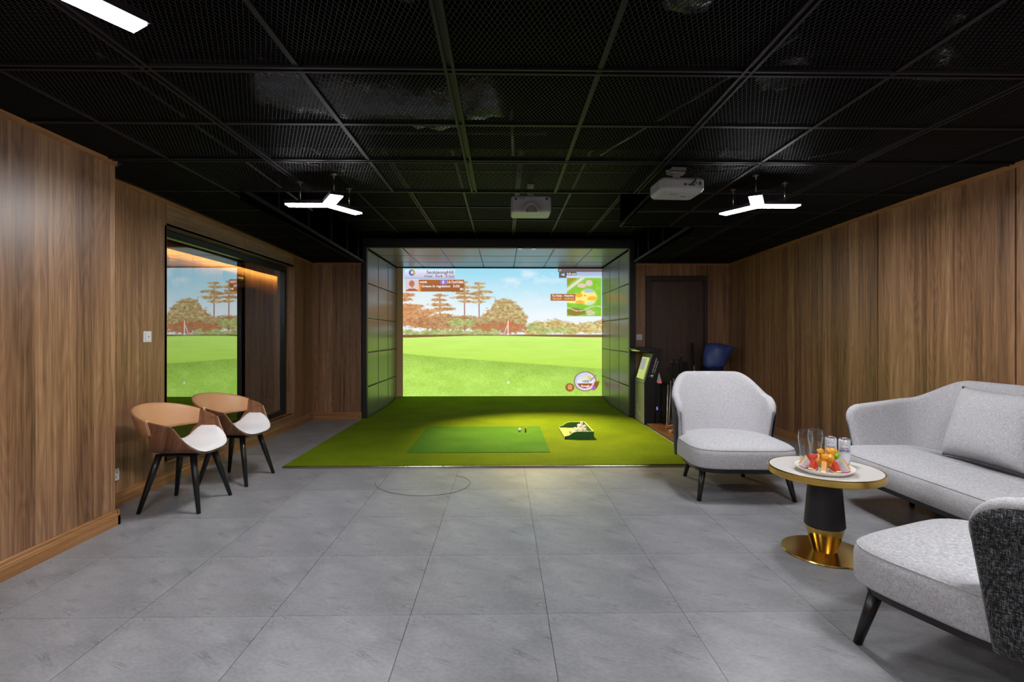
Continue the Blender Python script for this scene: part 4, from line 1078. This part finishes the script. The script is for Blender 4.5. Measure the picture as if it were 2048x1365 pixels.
# scatter cushion on the sofa
cu_ = MB()
def cush(u, v, s_):
    x = 2 * u - 1; y = 2 * v - 1
    pin = 1 - 0.05 * (1 - x * x) - 0.0
    hx = 0.285 * (1 - 0.07 * (1 - y * y)); hy = 0.235 * (1 - 0.07 * (1 - x * x))
    tt = 0.105 * (max(0, 1 - x ** 4) ** 0.6) * (max(0, 1 - y ** 4) ** 0.6)
    wr = 0.006 * math.sin(14 * x + 5 * y) * (1 - x * x) * (1 - y * y) * max(0, x)
    return (x * hx, s_ * (tt + wr) , y * hy)
for s_ in (-1, 1): cu_.grid(lambda u, v: cush(u, v, s_), 20, 20)
cme = cu_.mesh('scatter_cushion'); bm = bmesh.new(); bm.from_mesh(cme); bmesh.ops.remove_doubles(bm, verts=bm.verts, dist=0.0005); bmesh.ops.recalc_face_normals(bm, faces=bm.faces); bm.to_mesh(cme); bm.free()
cu = link('scatter_cushion', cme, 'fabric_light', None, smooth=True)
cu.location = (2.955, 3.0, 0.664); cu.rotation_euler = (math.radians(-17), math.radians(0), math.radians(-90))
tag(cu, 'plump light grey cushion leaning against the sofa back', 'cushion')

# ------------------------------------------------------------------ round table and what stands on it
TX, TY, TZ = 1.815, 2.83, 0.475
tb = thing('side_table', 'round white marble table with brass rim and black and brass pedestal', 'table', (TX, TY, 0))
MB().lathe([(0.0, 0.445), (0.27, 0.445), (0.277, 0.4745), (0.277, TZ), (0.0, TZ)], 72).build('tabletop', 'marble', tb)
MB().lathe([(0.27, 0.438), (0.284, 0.438), (0.288, 0.442), (0.288, 0.473), (0.284, TZ + 0.001), (0.277, TZ + 0.001), (0.277, 0.45), (0.27, 0.445)], 72).build('rim', 'gold', tb, smooth=False)
MB().lathe([(0.0, 0.150), (0.098, 0.150), (0.103, 0.156), (0.080, 0.44), (0.0, 0.44)], 48).build('pedestal', 'black_lacquer', tb, smooth=False)
MB().lathe([(0.0, 0.012), (0.060, 0.012), (0.094, 0.128), (0.097, 0.150), (0.0, 0.150)], 48).build('pedestal_cone', 'gold_brushed', tb)
MB().lathe([(0.0, 0.0), (0.205, 0.0), (0.218, 0.004), (0.215, 0.010), (0.06, 0.013), (0.0, 0.013)], 72).build('base_plate', 'gold', tb, smooth=False)
for o in tb.children:
    for p in o.data.polygons: p.use_smooth = True
    md = o.modifiers.new('edge', 'EDGE_SPLIT'); md.split_angle = 0.5
# plate
PX_, PY_ = 1.765, 2.755
pl = thing('plate', 'round white plate of cut fruit on the marble table', 'plate', (PX_, PY_, TZ + 0.001))
MB().lathe([(0.0, 0.0), (0.11, 0.0), (0.125, 0.004), (0.143, 0.020), (0.150, 0.028), (0.146, 0.028), (0.124, 0.010), (0.10, 0.008), (0.0, 0.008)], 56).build('dish', 'porcelain', pl, smooth=True)
ZP = TZ + 0.009
def M3(loc, rx=0, ry=0, rz=0):
    return Matrix.Translation(loc) @ Matrix.Rotation(rz, 4, 'Z') @ Matrix.Rotation(ry, 4, 'Y') @ Matrix.Rotation(rx, 4, 'X')
def place(o, loc, rx=0, ry=0, rz=0): o.matrix_world = M3(loc, rx, ry, rz)
def wedge(kind):
    """triangular fruit wedge standing on its rind: flesh, pale rind, green skin"""
    t = thing('fruit', '', 'fruit', (0, 0, 0))
    R_ = 0.066; n = 8; a0 = math.radians(34); th = 0.0112
    def sec(r0, r1, th0):
        poly = []
        for k in range(n + 1): a = -a0 + 2 * a0 * k / n; poly.append((r1 * math.sin(a), R_ - r1 * math.cos(a)))
        if r0 < 0.002: poly.append((0.0, R_))
        else:
            for k in range(n + 1): a = a0 - 2 * a0 * k / n; poly.append((r0 * math.sin(a), R_ - r0 * math.cos(a)))
        return MB().prism(poly, -th0, th0, 'y')
    if kind == 'watermelon':
        sec(0.0, 0.050, th).build('flesh', 'watermelon', t); sec(0.050, 0.058, th).build('rind', 'rind_pale', t); sec(0.058, 0.062, th).build('skin', 'rind_green', t)
    elif kind == 'dragon':
        sec(0.0, 0.057, th).build('flesh', 'dragon_flesh', t); sec(0.057, 0.062, th).build('skin', 'dragon_peel', t)
    else:
        sec(0.0, 0.053, th).build('flesh', 'melon', t); sec(0.053, 0.062, th).build('rind', 'rind_pale', t)
    return t
proto = {}
wl_ = [(0, 'melon', 'pale melon slice standing at the very front of the plate'), (1, 'watermelon', 'red watermelon slice just right of the front melon slice'), (2, 'dragon', 'speckled dragon fruit slice at the front right of the plate'), (3, 'melon', 'orange melon slice at the right of the plate'), (4, 'dragon', 'speckled dragon fruit slice at the far right of the plate'), (5, 'watermelon', 'red watermelon slice at the back right of the plate'),
       (-1, 'watermelon', 'red watermelon slice just left of the front melon slice'), (-2, 'dragon', 'speckled dragon fruit slice at the front left of the plate'), (-3, 'melon', 'orange melon slice at the left rim of the plate'), (-4, 'watermelon', 'red watermelon slice at the back left of the plate'), (-5, 'melon', 'melon slice at the back of the plate')]
for k, kind, lab in wl_:
    if kind not in proto: o = wedge(kind); proto[kind] = o
    else: o = dup(proto[kind])
    o['label'] = lab; o['group'] = 'cut fruit on the plate'; o.name = {'watermelon': 'watermelon_wedge', 'dragon': 'dragon_fruit_wedge', 'melon': 'melon_wedge'}[kind]
    an = math.radians(-122.6) + k * 2 * PI / 11
    o.location = (PX_ + 0.092 * math.cos(an), PY_ + 0.092 * math.sin(an), ZP); o.rotation_euler = (0, 0, an + 0.12 * (k % 3 - 1))
def chunk(seed, sx=0.018, sy=0.014, sz=0.012):
    rnd = random.Random(seed); mb = MB().box(-sx, sx, -sy, sy, -sz, sz); mb.v = [tuple(c * rnd.uniform(0.75, 1.15) for c in v) for v in mb.v]; return mb
ch = [('mango', -0.03, -0.045, 0.062, 'mango chunk on the left of the fruit heap'), ('mango', -0.032, -0.02, 0.085, 'mango chunk topmost at the left of the heap'), ('mango', 0.0, -0.05, 0.058, 'mango chunk at the front of the fruit heap'), ('mango', 0.03, 0.0, 0.078, 'mango chunk on top at the middle of the heap'), ('mango', 0.065, 0.02, 0.075, 'yellow mango chunk on top at the right of the heap'), ('lime', 0.066, -0.002, 0.056, 'green lime piece in the middle of the fruit heap'), ('mango', 0.05, -0.035, 0.045, 'long mango slice at the right front of the heap'), ('watermelon', 0.085, -0.012, 0.042, 'watermelon chunk at the right of the heap'),
      ('watermelon', -0.06, 0.0, 0.055, 'watermelon chunk at the left of the heap'), ('mango', 0.0, 0.02, 0.045, 'mango chunk buried in the middle of the heap'), ('mango', -0.005, -0.01, 0.03, 'mango chunk at the bottom of the heap'), ('watermelon', 0.04, 0.03, 0.045, 'watermelon chunk at the back of the heap'), ('mango', 0.03, -0.03, 0.025, 'mango chunk low in the heap'), ('mango', -0.05, -0.025, 0.03, 'mango chunk low at the left of the heap'), ('melon', 0.06, 0.0, 0.025, 'melon chunk low at the right of the heap'), ('melon', -0.03, 0.025, 0.03, 'melon chunk low at the back of the heap')]
for k, (mt, x, y, z, lab) in enumerate(ch):
    if z < 0.05: x, y, z = x * 0.45, y * 0.45, z + 0.012
    else: z += 0.022
    o = chunk(k + 3, 0.02, 0.016, 0.014).build('fruit_chunk', mt, None, bevel=0.006, segs=3, smooth=True); place(o, (PX_ + x, PY_ + y, ZP + z - 0.002), random.uniform(-.5, .5), random.uniform(-.5, .5), random.uniform(0, 3)); tag(o, lab, 'fruit', 'cut fruit on the plate')
# drinking glasses
def tumbler(x, y, lab):
    prof_o = [(0.0, 0.0), (0.029, 0.0), (0.031, 0.004), (0.030, 0.05), (0.0325, 0.085), (0.039, 0.122), (0.0405, 0.140), (0.0385, 0.165), (0.0365, 0.185)]
    prof_i = [(0.0352, 0.185), (0.037, 0.165), (0.039, 0.140), (0.0375, 0.122), (0.031, 0.085), (0.0285, 0.05), (0.0285, 0.014), (0.0, 0.012)]
    o = MB().lathe(prof_o + prof_i, 40).build('beer_glass', 'clear_glass', None, smooth=True); o.location = (x, y, TZ + 0.001); return tag(o, lab, 'glass', 'glasses on the table')
tumbler(1.788, 2.965, 'empty clear beer glass, the left of the two behind the plate')
tumbler(1.866, 2.997, 'empty clear beer glass, the right of the two beside the cans')
def can(x, y, rz, lab):
    t = thing('drink_can', lab, 'can', (x, y, TZ + 0.001), rz, 'cans on the table')
    MB().lathe([(0.0, 0.0), (0.024, 0.0), (0.0295, 0.009), (0.030, 0.014), (0.030, 0.136), (0.0285, 0.143), (0.0, 0.143)], 40).build('body', 'can_white', t, smooth=True)
    MB().lathe([(0.0, 0.143), (0.0262, 0.1435), (0.0268, 0.150), (0.0255, 0.150), (0.0245, 0.146), (0.0, 0.146)], 32).build('lid', 'alu', t)
    MB().box(-0.006, 0.006, -0.013, 0.006, 0.1465, 0.148).build('ring_pull', 'alu', t, bevel=0.002)
    def wrap(s, w, z0, h, mt, bold):
        o = text(s, mt, t, Matrix.Identity(4), w=w, h=h, bold=bold)
        bm_ = bmesh.new(); bm_.from_mesh(o.data); bmesh.ops.triangulate(bm_, faces=bm_.faces); bmesh.ops.subdivide_edges(bm_, edges=[e_ for e_ in bm_.edges if e_.calc_length() > 0.004], cuts=2); bm_.to_mesh(o.data); bm_.free()
        for v in o.data.vertices:
            a = (v.co.x - w / 2) / 0.0304 - PI / 2; v.co = Vector((0.0304 * math.cos(a), 0.0304 * math.sin(a), z0 + v.co.y))
    wrap('HALONG', 0.044, 0.091, 0.008, 'can_blue', 0.03); wrap('SAPPHIRE', 0.058, 0.075, 0.0125, 'can_blue', 0.035)
    cr = MB()
    ln = MB()
    for k in range(12):
        a_ = [(-0.95 + 1.9 * q_ / 12) - PI / 2 for q_ in (k, k + 1)]
        ln.add([(0.0304 * math.cos(a_[0]), 0.0304 * math.sin(a_[0]), 0.069), (0.0304 * math.cos(a_[1]), 0.0304 * math.sin(a_[1]), 0.069), (0.0304 * math.cos(a_[1]), 0.0304 * math.sin(a_[1]), 0.0715), (0.0304 * math.cos(a_[0]), 0.0304 * math.sin(a_[0]), 0.0715)], [(0, 1, 2, 3)])
    ln.build('stripe', 'can_gold', t)
    def cp(a, z): a -= PI / 2; return (0.0304 * math.cos(a), 0.0304 * math.sin(a), z)
    cr.add([cp(-0.4, 0.112), cp(0.4, 0.112), cp(0.5, 0.122), cp(0.22, 0.118), cp(0, 0.126), cp(-0.22, 0.118), cp(-0.5, 0.122)], [(0, 1, 3, 4, 5), (1, 2, 3), (0, 5, 6)]); cr.build('emblem', 'can_gold', t)
    return t
can(1.930, 2.952, math.radians(-33), 'white SAPPHIRE drink can, the left of the two on the table')
can(1.980, 2.905, math.radians(-33), 'white SAPPHIRE drink can, the right of the two on the table')

# ------------------------------------------------------------------ projectors
pj = thing('projector', 'white ceiling projector seen from behind, hanging at the right in front of the pocket', 'projector', (1.17, 3.40, 2.165), math.radians(3))
def rrect(hw_, hd_, r, n=5):
    pts = []
    for cx, cy, a0 in ((hw_ - r, hd_ - r, 0), (-hw_ + r, hd_ - r, 90), (-hw_ + r, -hd_ + r, 180), (hw_ - r, -hd_ + r, 270)):
        for k in range(n + 1): a = math.radians(a0 + 90 * k / n); pts.append((cx + r * math.cos(a), cy + r * math.sin(a)))
    return pts
def rr_ring(hw_, hd_, r, z, sx=1.0): return [(x, y, z) for x, y in rrect(hw_, hd_, r)]
MB().rings([rr_ring(0.135, 0.105, 0.03, 0.0), rr_ring(0.15, 0.12, 0.04, 0.018), rr_ring(0.15, 0.12, 0.04, 0.075), rr_ring(0.14, 0.11, 0.035, 0.09)]).build('body', 'plastic_projector', pj, smooth=False, bevel=0.004)
bpn = MB().box(-0.085, 0.115, -0.1235, -0.119, 0.028, 0.072).build('port_panel', 'plastic_projector', pj)
for k, (x, z, w_, h_) in enumerate(((0.0, 0.036, 0.018, 0.012), (0.03, 0.035, 0.03, 0.008), (0.062, 0.05, 0.008, 0.008), (0.078, 0.05, 0.008, 0.008), (0.062, 0.034, 0.012, 0.008), (0.1, 0.04, 0.014, 0.02))):
    MB().box(x, x + w_, -0.1255, -0.1225, z, z + h_).build('port', 'plastic_dark', bpn)
MB().lathe([(0.0, -0.0), (0.022, 0.0), (0.022, 0.003), (0, 0.003)], 20).build('speaker_grille', 'plastic_grey', pj).matrix_local = Matrix.Translation((-0.05, -0.119, 0.055)) @ Matrix.Rotation(PI / 2, 4, 'X')
MB().lathe([(0.0, 0.0), (0.03, 0.0), (0.032, 0.02), (0.0, 0.02)], 20).build('lens', 'plastic_dark', pj).matrix_local = Matrix.Translation((-0.07, 0.118, 0.045)) @ Matrix.Rotation(-PI / 2, 4, 'X')
MB().box(-0.06, -0.01, -0.04, -0.036, -0.0015, 0.0).box(0.03, 0.07, 0.01, 0.014, -0.0015, 0.0).build('vent_slot', 'plastic_dark', pj)
mt_ = MB().box(-0.02, 0.02, -0.012, 0.012, 0.085, 0.15).bar((-0.05, 0, 0.15), (0.05, 0, 0.15), 0.05, 0.012).bar((-0.07, 0.0, 0.165), (0.05, 0.0, 0.165), 0.018, 0.012).build('ceiling_mount', 'plastic_projector', pj)
MB().box(-0.05, 0.05, -0.05, 0.05, 0.158, 0.178).build('mount_plate', 'plastic_grey', pj)
MB().tube(crv([(0.045, -0.127, 0.04), (0.06, -0.16, 0.06), (0.07, -0.15, 0.12), (0.05, -0.06, 0.175)]), 0.005, 8).build('cable', 'rubber', pj, smooth=True)

pc = thing('projector', 'white box projector in the raised ceiling pocket, seen front on', 'projector', (0.265, 4.90, 2.385))
MB().rings([rr_ring(0.182, 0.13, 0.03, 0.0), rr_ring(0.19, 0.138, 0.035, 0.015), rr_ring(0.19, 0.138, 0.035, 0.14), rr_ring(0.18, 0.128, 0.03, 0.155)]).build('body', 'plastic_projector', pc, bevel=0.004)
arch = [(0.07 * math.cos(PI * k / 14), -0.005 + 0.085 * math.sin(PI * k / 14)) for k in range(15)]
arc2 = [(0.055 * math.cos(PI * k / 14), -0.005 + 0.068 * math.sin(PI * k / 14)) for k in range(15)]
hoodp = MB().prism(arch + arc2[::-1], -0.175, -0.13, 'y').build('lens_hood', 'plastic_projector', pc)
MB().prism(arc2, -0.15, -0.135, 'y').build('lens_cover', 'plastic_grey', pc)
for x in (-0.145, 0.145): MB().lathe([(0, 0), (0.011, 0), (0.011, 0.003), (0, 0.003)], 14).build('foot_screw', 'plastic_dark', pc).matrix_local = Matrix.Translation((x, -0.138, 0.122)) @ Matrix.Rotation(PI / 2, 4, 'X')
MB().box(-0.112, -0.06, -0.1392, -0.1375, 0.119, 0.131).build('badge', 'plastic_grey', pc)
mb = MB().box(-0.03, 0.03, -0.02, 0.02, 0.15, 0.295)
for s1 in (-1, 1):
    mb.bar((s1 * 0.02, 0, 0.175), (s1 * 0.13, -0.06, 0.16), 0.02, 0.012); mb.bar((s1 * 0.02, 0, 0.175), (s1 * 0.13, 0.06, 0.16), 0.02, 0.012)
mb.build('ceiling_mount', 'plastic_white', pc)

# ------------------------------------------------------------------ touch-screen console beside the bay
ks = thing('console_kiosk', 'black slanted touch-screen console standing right of the bay', 'kiosk', (1.925, 6.865, 0))
prof = [(0.0, 0.0), (0.0, 0.565), (0.125, 0.985), (0.235, 1.0), (0.235, 0.955), (0.16, 0.56), (0.14, 0.0)]
MB().prism(prof, 0.0, 0.49, 'y').build('cabinet', 'kiosk_black', ks, bevel=0.006)
MB().box(-0.006, 0.0, 0.01, 0.48, 0.01, 0.56).build('front_panel', 'kiosk_face', ks, bevel=0.002)
Mk = frame((-0.004, 0.48, 0.566), (0, -1, 0), (0.125, 0, 0.42))
def kput(mb, nm, mat, par):
    mb.v = [tuple(Mk @ Vector(v)) for v in mb.v]; return mb.build(nm, mat, par)
bz = kput(MB().box(0.0, 0.47, 0.0, 0.42, 0.0, 0.008), 'screen_bezel', 'kiosk_face', ks)
emit('kiosk_picture', S(196, 214, 120), SCREEN_POWER * 0.9); emit('kiosk_grey', S(190, 190, 186), SCREEN_POWER * 0.7)
kput(MB().box(0.06, 0.41, 0.05, 0.36, 0.008, 0.010), 'display', 'kiosk_picture', ks)
kput(MB().box(0.08, 0.30, 0.18, 0.34, 0.010, 0.011), 'display_window', 'kiosk_grey', ks)
MB().prism([(0.1, 0.985), (-0.11, 1.02), (-0.115, 1.035), (0.06, 1.065), (0.235, 1.03), (0.235, 0.99)], 0.0, 0.49, 'y').build('hood', 'kiosk_black', ks, bevel=0.005)
MB().box(-0.09, -0.03, 0.12, 0.36, 1.003, 1.010).build('hood_light', 'kiosk_picture', ks).matrix_local = Matrix.Translation((0, 0, 0.0))
dv = Vector((0.125, 0, 0.42)).normalized()
Ms = frame((0.115, -0.001, 0.71), dv, (-dv.z, 0, dv.x))
for row, (n_, h_, l_) in enumerate(((11, 0.016, 0.21), (9, 0.012, 0.18))):      # two lines of small white characters, too small to read
    mb = MB()
    for k in range(n_):
        xa = l_ * k / n_; ya = -0.026 * row; gw = l_ / n_ * (0.62 if k % 3 else 0.4)
        mb.add([tuple(Ms @ Vector(p)) for p in ((xa, ya, 0), (xa + gw, ya, 0), (xa + gw, ya + h_, 0), (xa, ya + h_, 0))], [(0, 1, 2, 3)])
    o_ = mb.build('fine_print', 'plastic_white', ks); o_['kind'] = 'stuff'
bird = MB().add([(0.06, -0.001, 0.66), (0.10, -0.001, 0.69), (0.13, -0.001, 0.672), (0.11, -0.001, 0.665), (0.105, -0.001, 0.64), (0.09, -0.001, 0.668)], [(0, 1, 5), (1, 2, 3), (1, 3, 4, 5)]); bird.build('emblem', 'plastic_white', ks)
Mf = frame((-0.0075, 0.36, 0.17), (0, -0.94, -0.34), (0, -0.34, 0.94))
for row, l_ in enumerate((0.2, 0.16)):
    mb = MB()
    for k in range(6):
        xa = l_ * k / 6; ya = -0.03 * row
        mb.add([tuple(Mf @ Vector(p)) for p in ((xa, ya, 0), (xa + l_ / 9, ya, 0), (xa + l_ / 9, ya + 0.018, 0), (xa, ya + 0.018, 0))], [(0, 1, 2, 3)])
    o_ = mb.build('fine_print', 'plastic_white', ks); o_['kind'] = 'stuff'
MB().add([tuple(Mf @ Vector(p)) for p in ((-0.02, 0.03, 0), (0.03, 0.05, 0), (0.0, 0.11, 0), (-0.01, 0.06, 0))], [(0, 1, 2, 3)]).build('emblem', 'plastic_white', ks)
pcx = thing('computer_tower', 'plain black computer box behind the console', 'computer', (2.085, 6.90, 0))
MB().box(0.0, 0.155, 0.0, 0.40, 0.0, 0.56).build('case', 'rubber', pcx, bevel=0.004)
MB().box(0.0, 0.0, 0, 0, 0, 0)
lgm = MB().box(0.012, 0.034, -0.0015, 0.0, 0.20, 0.225).build('light_logo', 'led_purple', pcx); MB().box(0.014, 0.030, -0.0015, 0.0, 0.226, 0.245).build('light_logo', 'led_blue', pcx)
pn = thing('pennant', 'small pale pennant with a red base on the computer box', 'ornament', (2.165, 6.97, 0.561))
MB().lathe([(0.0, 0.0), (0.03, 0.0), (0.03, 0.012), (0.0, 0.014)], 14).build('base', 'led_red', pn)
MB().prism([(-0.045, 0.012), (0.03, 0.012), (-0.01, 0.15)], -0.003, 0.003, 'y').build('flag', 'plastic_white', pn)

# ------------------------------------------------------------------ club rack, clubs, bag
rk = thing('club_rack', 'low wooden club rack on the floor behind the armchair', 'rack', (2.2, 6.3, 0))
MB().box(-0.26, 0.36, -0.62, 0.50, 0.012, 0.034).build('base_board', 'board_wood', rk, bevel=0.003)
for x in (-0.24, 0.34):
    for y in (-0.6, 0.48): MB().box(x - 0.02, x + 0.02, y - 0.02, y + 0.02, 0, 0.012).build('foot', 'rubber', rk)
for y in (0.47,):
    for x in (-0.05, 0.34): MB().box(x - 0.014, x + 0.014, y - 0.014, y + 0.014, 0.034, 0.60).build('upright', 'black_wood', rk)
MB().box(-0.06, 0.35, 0.456, 0.484, 0.56, 0.585).build('top_rail', 'black_wood', rk, bevel=0.003)
MB().box(-0.06, 0.10, 0.20, 0.225, 0.09, 0.11).build('front_rail', 'board_wood', rk, bevel=0.003)
MB().box(-0.052, -0.036, 0.20, 0.225, 0.034, 0.09).box(0.076, 0.092, 0.20, 0.225, 0.034, 0.09).build('rail_post', 'black_wood', rk)
def club(foot, top, lab, grp, headmat='chrome', zf=0.035):
    f = Vector(foot); tp = Vector(top); d = tp - f
    t = thing('golf_club', lab, 'golf club', f, 0, grp)
    MB().tube([(0, 0, 0.02), tuple(d * 0.72)], [0.006, 0.0068], 10).build('shaft', 'shaft_steel', t, smooth=True)
    g_ = MB().tube([tuple(d * 0.70), tuple(d * 0.98), tuple(d)], [0.0105, 0.0145, 0.013], 12).build('grip', 'rubber', t, smooth=True)
    MB().tube([tuple(d * 0.998), tuple(d * 1.004)], 0.010, 12).build('grip_cap', 'plastic_white', g_)
    MB().prism([(-0.015, 0.0), (0.012, 0.0), (0.07, 0.006), (0.085, 0.03), (0.075, 0.055), (0.01, 0.03), (-0.01, 0.035)], -0.009, 0.009, 'y').build('club_head', headmat, t, bevel=0.002)
    return t
labs = [('leftmost golf club leaning in the rack', 2.15, 6.42, 2.285, 6.75, 0.80), ('golf club second from the left in the rack', 2.22, 6.56, 2.33, 6.75, 0.865), ('golf club third from the left in the rack', 2.26, 6.5, 2.36, 6.76, 0.91), ('golf club fourth from the left in the rack', 2.30, 6.58, 2.40, 6.755, 0.855), ('tallest golf club at the left of the rack', 2.36, 6.55, 2.46, 6.76, 0.945)]
for lab, fx, fy, tx_, ty_, tz_ in labs:
    club((fx - 0.065, fy, 0.036), (tx_ - 0.07, ty_, tz_), lab, 'clubs in the wooden rack', 'pink_head')
for k, (x, y, mt) in enumerate(((2.05, 6.15, 'pink_head'), (2.08, 5.85, 'plastic_white'))):
    o = MB().prism([(-0.02, 0.0), (0.012, 0.0), (0.10, 0.004), (0.12, 0.03), (0.105, 0.05), (0.01, 0.03), (-0.012, 0.035)], -0.03, 0.03, 'y').build('loose_club_head', mt, None, bevel=0.006); o.location = (x, y, 0.0345); o.rotation_euler = (0, 0, 0.5 * k + 0.3)
    tag(o, ['pinkish metal club head lying on the rack board', 'pale club head cover lying at the front of the rack board'][k], 'club head')
labs2 = [('golf club just right of the rack group, leaning on the door', 2.55, 7.05, 2.60, 7.36, 0.885), ('golf club with short grip beside the navy bag', 2.60, 7.0, 2.62, 7.30, 0.84), ('golf club nearest the navy bag', 2.66, 7.0, 2.665, 7.32, 0.845), ('tall golf club standing highest next to the navy bag', 2.72, 7.05, 2.77, 7.36, 1.12)]
for lab, fx, fy, tx_, ty_, tz_ in labs2: club((fx, fy, 0.001), (tx_, ty_, tz_), lab, 'clubs leaning by the door', 'chrome')
bg = thing('golf_bag', 'navy blue golf bag with its rain hood on, behind the armchair', 'golf bag', (2.91, 6.95, 0))
def ring_e(cx, cy, z, rx, ry, tilt=0.0, n=24, sd=0):
    rnd = random.Random(sd); out = []
    for k in range(n):
        a = 2 * PI * k / n; x = rx * math.cos(a); y = ry * math.sin(a); j = 1 + 0.06 * math.sin(5 * a + sd) + 0.04 * math.sin(9 * a + 2 * sd)
        out.append((cx + x * j, cy + y * j, z + tilt * x))
    return out
MB().rings([ring_e(0, 0, 0.0, 0.12, 0.11), ring_e(0, 0, 0.03, 0.13, 0.12), ring_e(0.0, 0, 0.5, 0.13, 0.12), ring_e(0.0, 0, 0.80, 0.125, 0.12)]).build('bag_body', 'navy_dark', bg, smooth=True)
MB().box(-0.09, 0.09, -0.185, -0.10, 0.10, 0.42).build('pocket', 'navy', bg, bevel=0.03, segs=4)
MB().rings([ring_e(0.0, 0, 0.76, 0.135, 0.128, sd=1), ring_e(0.01, 0, 0.84, 0.165, 0.135, 0.15, sd=2), ring_e(0.04, 0, 0.93, 0.20, 0.14, 0.35, sd=3), ring_e(0.07, 0, 1.01, 0.215, 0.14, 0.2, sd=4), ring_e(0.075, 0, 1.07, 0.19, 0.125, -0.05, sd=5), ring_e(0.05, 0, 1.105, 0.13, 0.09, -0.1, sd=6), ring_e(0.05, 0, 1.112, 0.05, 0.04, -0.1, sd=7)]).build('rain_hood', 'navy', bg, smooth=True, subsurf=1)
MB().tube([(-0.14, -0.02, 0.70), (-0.2, -0.05, 0.55), (-0.17, -0.05, 0.3), (-0.13, -0.02, 0.2)], 0.016, 8).build('shoulder_strap', 'navy_dark', bg, smooth=True)
